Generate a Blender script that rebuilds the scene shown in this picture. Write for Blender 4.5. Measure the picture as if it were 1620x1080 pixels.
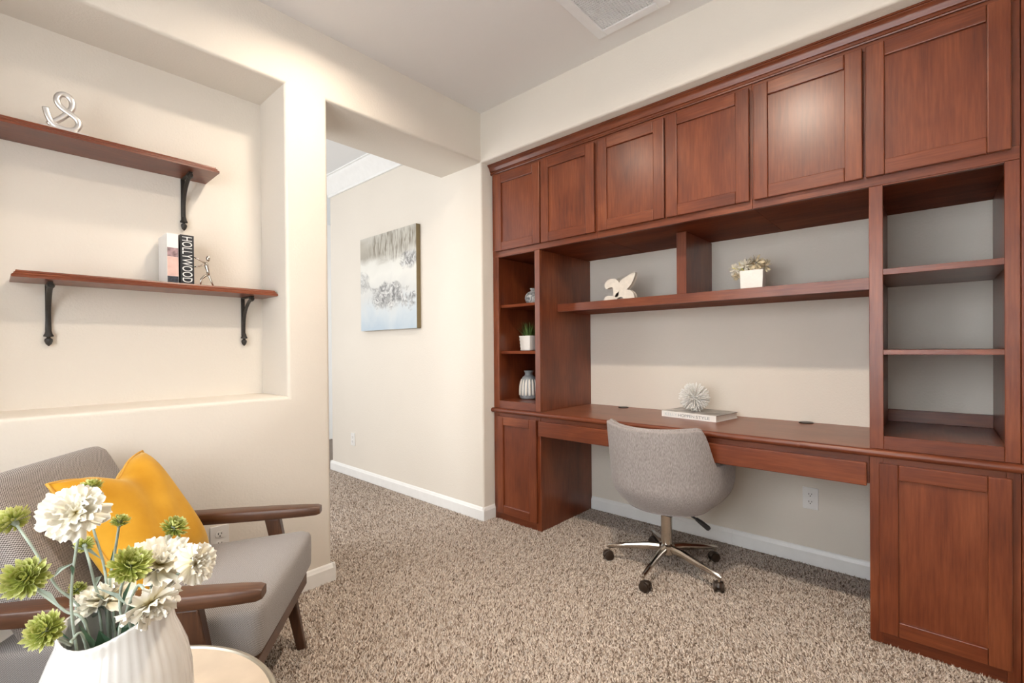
import bpy, bmesh, math, random
import numpy as np
from mathutils import Vector, Matrix, Euler

random.seed(7)
NP = np.random.RandomState(11)
SC = bpy.context.scene
for _o in list(bpy.data.objects):
    bpy.data.objects.remove(_o, do_unlink=True)
C = SC.collection
R = math.radians

# ------------------------------------------------------------------ camera
F_PX, YAW, PITCH, ROLL = 743.08, 0.7362, -0.0056, -0.0084
CAM = Vector((2.2503, -2.3303, 1.1638))
_fw = Vector((-math.sin(YAW) * math.cos(PITCH), math.cos(YAW) * math.cos(PITCH), math.sin(PITCH)))
_rt = Vector((math.cos(YAW), math.sin(YAW), 0))
_up = _rt.cross(_fw)
_r2 = _rt * math.cos(ROLL) + _up * math.sin(ROLL)
_u2 = -_rt * math.sin(ROLL) + _up * math.cos(ROLL)
cd = bpy.data.cameras.new('camera')
cd.sensor_width = 36.0
cd.lens = F_PX / 1620 * 36
cd.shift_x = (810 - 804.635) / 1620
cd.shift_y = (555.337 - 540) / 1620
cd.clip_start = 0.02
cam = bpy.data.objects.new('camera', cd)
C.objects.link(cam)
mw = Matrix.Identity(4)
for i in range(3):
    mw[i][0] = _r2[i]; mw[i][1] = _u2[i]; mw[i][2] = -_fw[i]; mw[i][3] = CAM[i]
cam.matrix_world = mw
SC.camera = cam

# ------------------------------------------------------------------ light
SC.view_settings.view_transform = 'Standard'
SC.view_settings.look = 'None'
SC.view_settings.gamma = 1.0
SC.view_settings.use_curve_mapping = False
SC.view_settings.exposure = 0.2

W = bpy.data.worlds.new('world'); SC.world = W
W.use_nodes = True
bg = W.node_tree.nodes['Background']
bg.inputs[0].default_value = (0.80, 0.90, 1.0, 1)
bg.inputs[1].default_value = 3.2

def area(name, loc, rot, sx, sy, power, col, shape='RECTANGLE', spread=180):
    l = bpy.data.lights.new(name, 'AREA')
    l.shape = shape; l.size = sx; l.size_y = sy; l.energy = power; l.color = col
    l.spread = R(spread)
    o = bpy.data.objects.new(name, l); C.objects.link(o)
    o.location = loc; o.rotation_euler = rot
    return o

WIN = (0.55, 2.55, 0.75, 2.20)       # window opening in the wall behind the camera: x0, x1, z0, z1
YF = -3.05                           # that wall's room face
XR = 3.0                             # wall on the camera's right
LAMPS = [(0.48, -1.29, 9), (1.62, -1.31, 24)]
# daylight coming in through the window openings
area('daylight_window', ((WIN[0] + WIN[1]) / 2, YF - 0.17, (WIN[2] + WIN[3]) / 2), (R(90), 0, 0),
     WIN[1] - WIN[0], WIN[3] - WIN[2], 29, (1.0, 0.98, 0.94))
area('daylight_hall', (-1.55, -2.85, 1.5), (R(90), 0, 0), 1.7, 1.9, 50, (0.96, 0.98, 1.0))

# ------------------------------------------------------------------ measures
XW = -0.007          # left wall room face
XH = -0.434          # left wall hall face
XN = -0.306          # niche back
YS = -0.102          # hall wall / soffit face
D = 0.592            # wall behind the desk
HC = 2.743           # ceiling
HH = 2.79            # hall ceiling
ZS = 2.4165          # header / soffit underside
YO, YN, YN2 = -1.182, -1.39, -2.53
ZN0, ZN1 = 0.947, 2.42
XE = 2.60            # right end of cabinet recess
W1, W2, W3 = 0.4067, 2.0602, 2.4663
ZT = 0.759           # worktop
ZR = 1.788           # underside of wall cabinets

# ------------------------------------------------------------------ helpers
def tag(o, label=None, cat=None, group=None, kind=None):
    if label: o['label'] = label
    if cat: o['category'] = cat
    if group: o['group'] = group
    if kind: o['kind'] = kind
    return o

def empty(name, loc, label, cat, group=None, rz=0):
    o = bpy.data.objects.new(name, None); C.objects.link(o)
    o.empty_display_size = 0.05
    o.location = loc; o.rotation_euler = (0, 0, rz)
    return tag(o, label, cat, group)

def link(name, me, mat, parent=None):
    if mat is not None and len(me.materials) == 0:
        me.materials.append(mat)
    o = bpy.data.objects.new(name, me); C.objects.link(o)
    if parent is not None: o.parent = parent
    return o

def box_uv(me):
    uv = me.uv_layers.new(name='uv')
    for p in me.polygons:
        n = p.normal; a = max(range(3), key=lambda i: abs(n[i]))
        for li in p.loop_indices:
            v = me.vertices[me.loops[li].vertex_index].co
            uv.data[li].uv = ((v[1], v[2]), (v[0], v[2]), (v[0], v[1]))[a]

class MB:
    """collects shapes; build() makes one mesh object"""
    def __init__(s): s.v = []; s.f = []; s.sharp = True
    def add(s, vs, fs):
        n = len(s.v); s.v += [tuple(v) for v in vs]; s.f += [tuple(i + n for i in f) for f in fs]; return s
    def box(s, x0, x1, y0, y1, z0, z1):
        vs = [(x, y, z) for x in (x0, x1) for y in (y0, y1) for z in (z0, z1)]
        return s.add(vs, [(0, 1, 3, 2), (4, 6, 7, 5), (0, 4, 5, 1), (2, 3, 7, 6), (0, 2, 6, 4), (1, 5, 7, 3)])
    def tube(s, pts, rad, seg=8, cap=True, flat=1.0, side=None):
        """sweep a circle (flattened by flat along the second axis) along pts"""
        pts = [Vector(p) for p in pts]
        n = len(pts)
        if not hasattr(rad, '__len__'): rad = [rad] * n
        up = Vector(side) if side is not None else None
        vs = []; prev = None
        for i, p in enumerate(pts):
            t = (pts[min(i + 1, n - 1)] - pts[max(i - 1, 0)]).normalized()
            if up is not None: a = (up - t * up.dot(t)).normalized()
            elif prev is None:
                a = t.orthogonal().normalized()
            else:
                a = (prev - t * prev.dot(t)).normalized()
            prev = a; b = t.cross(a)
            for k in range(seg):
                q = 2 * math.pi * k / seg
                vs.append(p + a * (rad[i] * math.cos(q)) + b * (rad[i] * flat * math.sin(q)))
        fs = []
        for i in range(n - 1):
            for k in range(seg):
                k2 = (k + 1) % seg
                fs.append((i * seg + k, i * seg + k2, (i + 1) * seg + k2, (i + 1) * seg + k))
        if cap:
            fs.append(tuple(range(seg - 1, -1, -1))); fs.append(tuple((n - 1) * seg + k for k in range(seg)))
        return s.add(vs, fs)
    def lathe(s, prof, seg=24, c=(0, 0, 0), fn=None):
        """prof: (r, z) list, bottom to top around z"""
        vs = []; n = len(prof)
        for i, (r, z) in enumerate(prof):
            for k in range(seg):
                q = 2 * math.pi * k / seg
                rr, zz = (r, z) if fn is None else fn(r, z, q, i)
                vs.append((c[0] + rr * math.cos(q), c[1] + rr * math.sin(q), c[2] + zz))
        fs = []
        for i in range(n - 1):
            for k in range(seg):
                k2 = (k + 1) % seg
                fs.append((i * seg + k, i * seg + k2, (i + 1) * seg + k2, (i + 1) * seg + k))
        fs.append(tuple(range(seg - 1, -1, -1))); fs.append(tuple((n - 1) * seg + k for k in range(seg)))
        return s.add(vs, fs)
    def prism(s, poly, axis, a0, a1):
        """extrude a 2D polygon along an axis; the other two axes in xyz order"""
        n = len(poly); vs = []
        for a in (a0, a1):
            for p in poly:
                q = list(p); q.insert('xyz'.index(axis), a); vs.append(tuple(q))
        fs = [tuple(range(n - 1, -1, -1)), tuple(range(n, 2 * n))]
        for i in range(n):
            j = (i + 1) % n; fs.append((i, j, j + n, i + n))
        return s.add(vs, fs)
    def grid(s, fn, nu, nv, closed_u=False):
        vs = [fn(u / (nu if closed_u else nu - 1), v / (nv - 1)) for v in range(nv) for u in range(nu)]
        fs = []
        for v in range(nv - 1):
            for u in range(nu if closed_u else nu - 1):
                u2 = (u + 1) % nu
                fs.append((v * nu + u, v * nu + u2, (v + 1) * nu + u2, (v + 1) * nu + u))
        return s.add(vs, fs)
    def build(s, name, mat, parent=None, smooth=False, bevel=0, bseg=2, local=False, uv=False, weld=False, angle=35, solid=0, subsurf=0):
        me = bpy.data.meshes.new(name)
        off = Vector((0, 0, 0))
        if parent is not None and not local:
            p = parent
            while p is not None:
                off += p.location; p = p.parent
        me.from_pydata([tuple(Vector(v) - off) for v in s.v], [], s.f)
        me.update()
        bm = bmesh.new(); bm.from_mesh(me)
        if weld: bmesh.ops.remove_doubles(bm, verts=bm.verts, dist=1e-5)
        bmesh.ops.recalc_face_normals(bm, faces=bm.faces)
        if bevel:
            es = [e for e in bm.edges if len(e.link_faces) == 2 and e.calc_face_angle(0) > R(30)]
            bmesh.ops.bevel(bm, geom=es, offset=bevel, segments=bseg, profile=0.5, affect='EDGES', clamp_overlap=True)
        bm.to_mesh(me); bm.free()
        if smooth:
            me.shade_smooth()
            if smooth != 'all':
                me.set_sharp_from_angle(angle=R(angle))
        if uv: box_uv(me)
        o = link(name, me, mat, parent)
        if solid:
            m = o.modifiers.new('solid', 'SOLIDIFY'); m.thickness = abs(solid); m.offset = -1 if solid > 0 else 1
        if subsurf:
            m = o.modifiers.new('sub', 'SUBSURF'); m.levels = subsurf; m.render_levels = subsurf
        return o

def bx(*a): return MB().box(*a)

def voxels(xs, ys, zs, solid, name, mat, bevel=0.0, keep=None, kind='structure'):
    """solid walls from a grid of cells: solid(i,j,k) -> bool; convex edges accepted by keep() get a bullnose"""
    vid = {}; vs = []; fs = []
    def V(i, j, k):
        if (i, j, k) not in vid: vid[(i, j, k)] = len(vs); vs.append((xs[i], ys[j], zs[k]))
        return vid[(i, j, k)]
    nx, ny, nz = len(xs) - 1, len(ys) - 1, len(zs) - 1
    S = lambda i, j, k: 0 <= i < nx and 0 <= j < ny and 0 <= k < nz and solid(i, j, k)
    for i in range(nx):
        for j in range(ny):
            for k in range(nz):
                if not S(i, j, k): continue
                if not S(i - 1, j, k): fs.append((V(i, j, k), V(i, j, k + 1), V(i, j + 1, k + 1), V(i, j + 1, k)))
                if not S(i + 1, j, k): fs.append((V(i + 1, j, k), V(i + 1, j + 1, k), V(i + 1, j + 1, k + 1), V(i + 1, j, k + 1)))
                if not S(i, j - 1, k): fs.append((V(i, j, k), V(i + 1, j, k), V(i + 1, j, k + 1), V(i, j, k + 1)))
                if not S(i, j + 1, k): fs.append((V(i, j + 1, k), V(i, j + 1, k + 1), V(i + 1, j + 1, k + 1), V(i + 1, j + 1, k)))
                if not S(i, j, k - 1): fs.append((V(i, j, k), V(i, j + 1, k), V(i + 1, j + 1, k), V(i + 1, j, k)))
                if not S(i, j, k + 1): fs.append((V(i, j, k + 1), V(i + 1, j, k + 1), V(i + 1, j + 1, k + 1), V(i, j + 1, k + 1)))
    me = bpy.data.meshes.new(name); me.from_pydata(vs, [], fs); me.update()
    bm = bmesh.new(); bm.from_mesh(me)
    bmesh.ops.dissolve_limit(bm, angle_limit=R(1), verts=bm.verts, edges=bm.edges)
    if bevel:
        es = [e for e in bm.edges if len(e.link_faces) == 2 and e.is_convex and e.calc_face_angle(0) > R(60)
              and (keep is None or keep((e.verts[0].co + e.verts[1].co) / 2))]
        bmesh.ops.bevel(bm, geom=es, offset=bevel, segments=4, profile=0.5, affect='EDGES')
    bm.to_mesh(me); bm.free()
    me.shade_smooth(); me.set_sharp_from_angle(angle=R(40))
    o = link(name, me, mat); tag(o, kind=kind)
    return o

def rounded_cushion(sx, sy, sz, r, puff_top=0.0, puff_front=0.0, n=14):
    """rounded box centred on the origin with crowned faces"""
    bm = bmesh.new(); bmesh.ops.create_cube(bm, size=2)
    bmesh.ops.subdivide_edges(bm, edges=bm.edges, cuts=n, use_grid_fill=True)
    hx, hy, hz = sx / 2, sy / 2, sz / 2
    for v in bm.verts:
        u, w, t = v.co
        p = Vector((u * hx, w * hy, t * hz))
        q = Vector((max(-hx + r, min(hx - r, p.x)), max(-hy + r, min(hy - r, p.y)), max(-hz + r, min(hz - r, p.z))))
        d = p - q
        if d.length > 1e-9: p = q + d.normalized() * r
        p.z += puff_top * (1 - u * u) * (1 - w * w) * (1 if t > 0 else -0.3) * abs(t)
        p.y += puff_front * (1 - u * u) * (1 - t * t) * w
        v.co = p
    return bm

# ------------------------------------------------------------------ materials
def new_mat(name):
    m = bpy.data.materials.new(name); m.use_nodes = True
    nt = m.node_tree; b = nt.nodes['Principled BSDF']
    return m, nt, b

def N(nt, t, **kw):
    n = nt.nodes.new(t)
    for k, v in kw.items():
        if k in n.inputs: n.inputs[k].default_value = v
        else: setattr(n, k, v)
    return n

def ramp(nt, stops, src):
    r = N(nt, 'ShaderNodeValToRGB'); e = r.color_ramp.elements
    while len(e) < len(stops): e.new(0.5)
    for x, (p, c) in zip(e, stops): x.position = p; x.color = (*c, 1)
    nt.links.new(src, r.inputs[0]); return r

def coords(nt, kind='Object', scale=(1, 1, 1), rnd=0.0):
    tc = N(nt, 'ShaderNodeTexCoord'); mp = N(nt, 'ShaderNodeMapping')
    mp.inputs['Scale'].default_value = scale
    src = tc.outputs[kind]
    if rnd:
        oi = N(nt, 'ShaderNodeObjectInfo'); ml = N(nt, 'ShaderNodeMath', operation='MULTIPLY'); ml.inputs[1].default_value = rnd
        nt.links.new(oi.outputs['Random'], ml.inputs[0])
        ad = N(nt, 'ShaderNodeVectorMath', operation='ADD')
        nt.links.new(src, ad.inputs[0]); nt.links.new(ml.outputs[0], ad.inputs[1]); src = ad.outputs[0]
    nt.links.new(src, mp.inputs['Vector']); return mp.outputs[0]

def bump(nt, b, h, strength, dist):
    n = N(nt, 'ShaderNodeBump'); n.inputs['Strength'].default_value = strength; n.inputs['Distance'].default_value = dist
    nt.links.new(h, n.inputs['Height']); nt.links.new(n.outputs[0], b.inputs['Normal'])

def plain(name, col, rough=0.5, metal=0.0, spec=0.5, coat=0.0, noise=0.0, nscale=20, bmp=0.0, bscale=200, bdist=0.001, sheen=0.0, trans=0.0):
    m, nt, b = new_mat(name)
    b.inputs['Base Color'].default_value = (*col, 1)
    b.inputs['Roughness'].default_value = rough; b.inputs['Metallic'].default_value = metal
    b.inputs['Specular IOR Level'].default_value = spec; b.inputs['Coat Weight'].default_value = coat
    b.inputs['Sheen Weight'].default_value = sheen
    co = coords(nt)
    n = N(nt, 'ShaderNodeTexNoise'); n.inputs['Scale'].default_value = nscale; n.inputs['Detail'].default_value = 3
    nt.links.new(co, n.inputs['Vector'])
    k = max(noise, 0.02)
    r = ramp(nt, [(0.3, tuple(c * (1 - k) for c in col)), (0.7, tuple(min(1, c * (1 + k)) for c in col))], n.outputs[0])
    nt.links.new(r.outputs[0], b.inputs['Base Color'])
    if bmp:
        n2 = N(nt, 'ShaderNodeTexNoise'); n2.inputs['Scale'].default_value = bscale; n2.inputs['Detail'].default_value = 2
        nt.links.new(co, n2.inputs['Vector']); bump(nt, b, n2.outputs[0], bmp, bdist)
    if trans:
        b.inputs['Transmission Weight'].default_value = trans
    return m

def wood(name, axis, c0, c1, c2, rough=0.34, coat=0.24, grain=26, blot=3.0):
    """stained timber with the grain along one axis"""
    m, nt, b = new_mat(name)
    sc = [1.0, 1.0, 1.0]; sc['xyz'.index(axis)] = 0.055
    co = coords(nt, 'Object', tuple(sc), rnd=7.0)
    n1 = N(nt, 'ShaderNodeTexNoise'); n1.inputs['Scale'].default_value = grain * 5; n1.inputs['Detail'].default_value = 5; n1.inputs['Roughness'].default_value = 0.6
    nt.links.new(co, n1.inputs['Vector'])
    sc2 = [1.0, 1.0, 1.0]; sc2['xyz'.index(axis)] = 0.35
    co2 = coords(nt, 'Object', tuple(sc2), rnd=11.0)
    n2 = N(nt, 'ShaderNodeTexNoise'); n2.inputs['Scale'].default_value = blot * 2.2; n2.inputs['Detail'].default_value = 3; n2.inputs['Distortion'].default_value = 0.8
    nt.links.new(co2, n2.inputs['Vector'])
    mx = N(nt, 'ShaderNodeMath', operation='MULTIPLY_ADD'); mx.inputs[1].default_value = 0.45
    nt.links.new(n1.outputs[0], mx.inputs[0])
    ml = N(nt, 'ShaderNodeMath', operation='MULTIPLY'); ml.inputs[1].default_value = 0.55
    nt.links.new(n2.outputs[0], ml.inputs[0]); nt.links.new(ml.outputs[0], mx.inputs[2])
    r = ramp(nt, [(0.30, c0), (0.50, c1), (0.70, c2)], mx.outputs[0])
    nt.links.new(r.outputs[0], b.inputs['Base Color'])
    b.inputs['Roughness'].default_value = rough
    b.inputs['Coat Weight'].default_value = coat; b.inputs['Coat Roughness'].default_value = 0.27
    b.inputs['Specular IOR Level'].default_value = 0.42
    bump(nt, b, n1.outputs[0], 0.12, 0.0006)
    return m

def wall_mat(name, col, scale=95, strength=0.35):
    m, nt, b = new_mat(name)
    co = coords(nt)
    n = N(nt, 'ShaderNodeTexNoise'); n.inputs['Scale'].default_value = scale; n.inputs['Detail'].default_value = 3; n.inputs['Roughness'].default_value = 0.55
    nt.links.new(co, n.inputs['Vector'])
    n2 = N(nt, 'ShaderNodeTexNoise'); n2.inputs['Scale'].default_value = 2.0
    nt.links.new(co, n2.inputs['Vector'])
    r = ramp(nt, [(0.3, tuple(c * 0.975 for c in col)), (0.7, col)], n2.outputs[0])
    nt.links.new(r.outputs[0], b.inputs['Base Color'])
    b.inputs['Roughness'].default_value = 0.75; b.inputs['Specular IOR Level'].default_value = 0.25
    bump(nt, b, n.outputs[0], strength, 0.002)
    return m

CH0, CH1, CH2 = (0.085, 0.017, 0.006), (0.160, 0.036, 0.012), (0.245, 0.068, 0.024)
M = {}
M['cherry_z'] = wood('cherry_upright', 'z', CH0, CH1, CH2)
M['cherry_x'] = wood('cherry_lengthwise', 'x', CH0, CH1, CH2)
M['cherry_y'] = wood('cherry_crosswise', 'y', CH0, CH1, CH2)
M['cherry_in'] = wood('cherry_satin_inside', 'x', CH0, CH1, CH2, rough=0.65, coat=0.0)
M['cherry_in'].node_tree.nodes['Principled BSDF'].inputs['Specular IOR Level'].default_value = 0.12
M['cherry_top'] = wood('cherry_worktop', 'x', (0.15, 0.042, 0.018), (0.23, 0.068, 0.028), (0.30, 0.098, 0.042), rough=0.38, coat=0.3)
M['walnut'] = wood('walnut', 'y', (0.040, 0.016, 0.008), (0.085, 0.034, 0.016), (0.14, 0.062, 0.030), rough=0.38, coat=0.2, grain=34)
M['walnut_z'] = wood('walnut_upright', 'z', (0.040, 0.016, 0.008), (0.080, 0.032, 0.015), (0.13, 0.058, 0.028), rough=0.38, coat=0.2, grain=34)
M['wall'] = wall_mat('wall_paint', (0.755, 0.70, 0.625), 105, 0.55)
M['hall'] = wall_mat('hall_paint', (0.84, 0.80, 0.745), 80, 0.25)
M['ceil'] = wall_mat('ceiling_paint', (0.76, 0.735, 0.715), 90, 0.15)
M['ceil_hall'] = wall_mat('hall_ceiling_paint', (0.84, 0.85, 0.86), 90, 0.1)
M['white'] = plain('white_trim', (0.86, 0.86, 0.85), 0.35)
M['plastic'] = plain('white_plastic', (0.80, 0.79, 0.77), 0.3)
M['slot'] = plain('dark_slot', (0.02, 0.018, 0.016), 0.6)
M['iron'] = plain('black_iron', (0.022, 0.019, 0.017), 0.45, noise=0.3, nscale=60, bmp=0.2)
M['chrome'] = plain('chrome', (0.62, 0.58, 0.53), 0.16, 1.0)
M['silver'] = plain('silver', (0.72, 0.71, 0.70), 0.28, 0.9)
M['black'] = plain('black_plastic', (0.02, 0.02, 0.021), 0.4)
M['brown_plastic'] = plain('dark_brown_plastic', (0.028, 0.016, 0.010), 0.35)
M['ceramic'] = plain('white_ceramic', (0.69, 0.67, 0.64), 0.16, coat=0.3)
M['bisque'] = plain('cream_ceramic', (0.72, 0.66, 0.58), 0.4, noise=0.08, nscale=40)
M['pot'] = plain('white_pot', (0.82, 0.79, 0.75), 0.55, bmp=0.3, bscale=60, bdist=0.004)
M['paper'] = plain('paper', (0.78, 0.75, 0.69), 0.8)
M['bookwhite'] = plain('white_cover', (0.80, 0.79, 0.77), 0.4)
M['bookblack'] = plain('black_cover', (0.018, 0.020, 0.026), 0.35)
M['ink'] = plain('grey_ink', (0.22, 0.24, 0.25), 0.6)
M['inkpale'] = plain('pale_ink', (0.55, 0.62, 0.64), 0.6)
M['inkwhite'] = plain('white_ink', (0.75, 0.75, 0.73), 0.6)
M['petal'] = plain('white_petal', (0.88, 0.84, 0.72), 0.6, noise=0.05)
M['heart'] = plain('yellow_heart', (0.62, 0.48, 0.12), 0.6, noise=0.2)
M['greenbloom'] = plain('lime_petal', (0.46, 0.48, 0.12), 0.6, noise=0.5, nscale=90)
M['stem'] = plain('pale_green_stem', (0.28, 0.33, 0.27), 0.55, noise=0.25, nscale=40)
M['leaf'] = plain('deep_green_leaf', (0.035, 0.085, 0.045), 0.5, noise=0.3)
M['grass'] = plain('grass_blade', (0.09, 0.16, 0.04), 0.5, noise=0.5, nscale=90)
M['vent'] = plain('vent_white', (0.80, 0.80, 0.80), 0.4)
M['ventdark'] = plain('vent_shaft', (0.10, 0.095, 0.09), 0.8)
M['stone'] = plain('cream_stone', (0.55, 0.455, 0.355), 0.35, noise=0.07, nscale=14)
M['pewter'] = plain('pewter_rim', (0.40, 0.36, 0.29), 0.35, 0.7)
M['gold'] = plain('olive_gold_edge', (0.22, 0.165, 0.08), 0.5)
M['gray_glaze'] = plain('grey_glaze', (0.26, 0.28, 0.30), 0.35, noise=0.15, nscale=40)
M['cream_rib'] = plain('cream_rib', (0.78, 0.74, 0.68), 0.45)
M['urchin'] = plain('urchin_white', (0.88, 0.87, 0.84), 0.6)
M['dried'] = plain('dried_cream_petal', (0.62, 0.52, 0.35), 0.7, noise=0.35, nscale=60)
M['driedwhite'] = plain('dried_white_petal', (0.78, 0.74, 0.64), 0.7, noise=0.15, nscale=60)
M['driedyellow'] = plain('dried_yellow_petal', (0.55, 0.48, 0.12), 0.7, noise=0.2)

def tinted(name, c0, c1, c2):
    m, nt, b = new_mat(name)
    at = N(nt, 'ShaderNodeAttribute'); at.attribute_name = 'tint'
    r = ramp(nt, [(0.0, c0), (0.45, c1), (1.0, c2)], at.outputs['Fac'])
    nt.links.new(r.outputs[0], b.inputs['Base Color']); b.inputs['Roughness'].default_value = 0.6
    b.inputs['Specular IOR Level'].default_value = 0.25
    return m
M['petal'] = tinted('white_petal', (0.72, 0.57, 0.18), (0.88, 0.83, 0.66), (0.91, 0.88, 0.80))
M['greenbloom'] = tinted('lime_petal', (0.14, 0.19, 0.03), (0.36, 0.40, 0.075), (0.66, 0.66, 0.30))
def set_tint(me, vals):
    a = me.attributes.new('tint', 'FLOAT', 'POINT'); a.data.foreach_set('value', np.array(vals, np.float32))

# marbled small vase
m, nt, b = new_mat('marbled_glaze'); co = coords(nt)
n = N(nt, 'ShaderNodeTexNoise'); n.inputs['Scale'].default_value = 38; n.inputs['Detail'].default_value = 6; n.inputs['Distortion'].default_value = 1.5
nt.links.new(co, n.inputs['Vector'])
r = ramp(nt, [(0.35, (0.10, 0.105, 0.11)), (0.5, (0.30, 0.30, 0.30)), (0.65, (0.55, 0.54, 0.52))], n.outputs[0])
nt.links.new(r.outputs[0], b.inputs['Base Color']); b.inputs['Roughness'].default_value = 0.4
M['marble'] = m

# woven upholstery (needs UV in metres)
def weave(name, dark, light, pitch, contrast_bump=0.6, axis_noise=0.0, rough=0.85):
    m, nt, b = new_mat(name)
    co = coords(nt, 'UV', (1 / pitch, 1 / pitch, 1))
    ch = N(nt, 'ShaderNodeTexChecker'); ch.inputs['Scale'].default_value = 1.0
    nt.links.new(co, ch.inputs['Vector'])
    n = N(nt, 'ShaderNodeTexNoise'); n.inputs['Scale'].default_value = 0.9; n.inputs['Detail'].default_value = 4
    nt.links.new(co, n.inputs['Vector'])
    ad = N(nt, 'ShaderNodeMath', operation='MULTIPLY_ADD'); ad.inputs[1].default_value = 0.5
    nt.links.new(ch.outputs['Fac'], ad.inputs[0])
    m2 = N(nt, 'ShaderNodeMath', operation='MULTIPLY'); m2.inputs[1].default_value = 0.5
    nt.links.new(n.outputs[0], m2.inputs[0]); nt.links.new(m2.outputs[0], ad.inputs[2])
    r = ramp(nt, [(0.2, dark), (0.8, light)], ad.outputs[0])
    nt.links.new(r.outputs[0], b.inputs['Base Color'])
    b.inputs['Roughness'].default_value = rough; b.inputs['Specular IOR Level'].default_value = 0.2
    b.inputs['Sheen Weight'].default_value = 0.15
    bump(nt, b, ad.outputs[0], contrast_bump, 0.001)
    return m
M['tweed'] = weave('grey_basket_weave', (0.075, 0.062, 0.056), (0.50, 0.46, 0.44), 0.0030)
M['tweed_seat'] = weave('grey_basket_weave_seat', (0.16, 0.145, 0.14), (0.42, 0.395, 0.385), 0.0024)

# heathered office-chair fabric: streaky vertical yarn
m, nt, b = new_mat('heathered_grey_fabric')
co = coords(nt, 'Object', (420, 420, 60))
n = N(nt, 'ShaderNodeTexNoise'); n.inputs['Scale'].default_value = 1.0; n.inputs['Detail'].default_value = 3
nt.links.new(co, n.inputs['Vector'])
r = ramp(nt, [(0.3, (0.225, 0.197, 0.190)), (0.7, (0.425, 0.388, 0.378))], n.outputs[0])
nt.links.new(r.outputs[0], b.inputs['Base Color']); b.inputs['Roughness'].default_value = 0.85
b.inputs['Specular IOR Level'].default_value = 0.2; b.inputs['Sheen Weight'].default_value = 0.25
bump(nt, b, n.outputs[0], 0.4, 0.001)
M['heather'] = m

# mustard velvet
m, nt, b = new_mat('mustard_velvet'); co = coords(nt)
n = N(nt, 'ShaderNodeTexNoise'); n.inputs['Scale'].default_value = 7; n.inputs['Detail'].default_value = 5
nt.links.new(co, n.inputs['Vector'])
r = ramp(nt, [(0.3, (0.50, 0.235, 0.012)), (0.7, (0.68, 0.36, 0.035))], n.outputs[0])
nt.links.new(r.outputs[0], b.inputs['Base Color']); b.inputs['Roughness'].default_value = 0.7
b.inputs['Sheen Weight'].default_value = 0.6; b.inputs['Sheen Roughness'].default_value = 0.35; b.inputs['Sheen Tint'].default_value = (1.0, 0.8, 0.4, 1)
b.inputs['Specular IOR Level'].default_value = 0.15
M['velvet'] = m
M['velvet_piping'] = plain('mustard_piping', (0.62, 0.33, 0.05), 0.7, noise=0.1)

# carpet: every tuft carries its own yarn colour
m, nt, b = new_mat('carpet_yarn')
at = N(nt, 'ShaderNodeAttribute'); at.attribute_name = 'yarn'
nt.links.new(at.outputs['Color'], b.inputs['Base Color']); b.inputs['Roughness'].default_value = 0.95
b.inputs['Specular IOR Level'].default_value = 0.1
M['yarn'] = m
m, nt, b = new_mat('carpet_backing'); co = coords(nt)
n = N(nt, 'ShaderNodeTexNoise'); n.inputs['Scale'].default_value = 160; n.inputs['Detail'].default_value = 3
nt.links.new(co, n.inputs['Vector'])
r = ramp(nt, [(0.32, (0.13, 0.10, 0.08)), (0.5, (0.29, 0.235, 0.195)), (0.68, (0.46, 0.39, 0.33))], n.outputs[0])
nt.links.new(r.outputs[0], b.inputs['Base Color']); b.inputs['Roughness'].default_value = 0.95
b.inputs['Specular IOR Level'].default_value = 0.1
bump(nt, b, n.outputs[0], 0.9, 0.006)
M['carpet'] = m

# abstract canvas, painted in its own plane (x along the wall, z up, object space)
m, nt, b = new_mat('abstract_canvas')
tc = N(nt, 'ShaderNodeTexCoord')
co = tc.outputs['Object']
sep = N(nt, 'ShaderNodeSeparateXYZ'); nt.links.new(co, sep.inputs[0])
def noise_on(scale, detail, dist, vec=co, sc=(1, 1, 1)):
    mp = N(nt, 'ShaderNodeMapping'); mp.inputs['Scale'].default_value = sc; nt.links.new(vec, mp.inputs[0])
    n = N(nt, 'ShaderNodeTexNoise'); n.inputs['Scale'].default_value = scale; n.inputs['Detail'].default_value = detail; n.inputs['Distortion'].default_value = dist
    nt.links.new(mp.outputs[0], n.inputs['Vector']); return n.outputs[0]
na = noise_on(3.2, 6, 1.2)
zz = N(nt, 'ShaderNodeMath', operation='MULTIPLY_ADD'); zz.inputs[1].default_value = 1.25
nt.links.new(sep.outputs['Z'], zz.inputs[0])
sub = N(nt, 'ShaderNodeMath', operation='MULTIPLY_ADD'); sub.inputs[1].default_value = 0.42; sub.inputs[2].default_value = -0.21
nt.links.new(na, sub.inputs[0]); nt.links.new(sub.outputs[0], zz.inputs[2])
base = ramp(nt, [(0.0, (0.46, 0.55, 0.63)), (0.20, (0.60, 0.65, 0.68)), (0.36, (0.66, 0.66, 0.64)), (0.55, (0.78, 0.77, 0.72)), (0.70, (0.74, 0.73, 0.68)), (0.80, (0.38, 0.35, 0.30)), (0.90, (0.45, 0.42, 0.36)), (1.0, (0.56, 0.54, 0.49))], zz.outputs[0])
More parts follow.
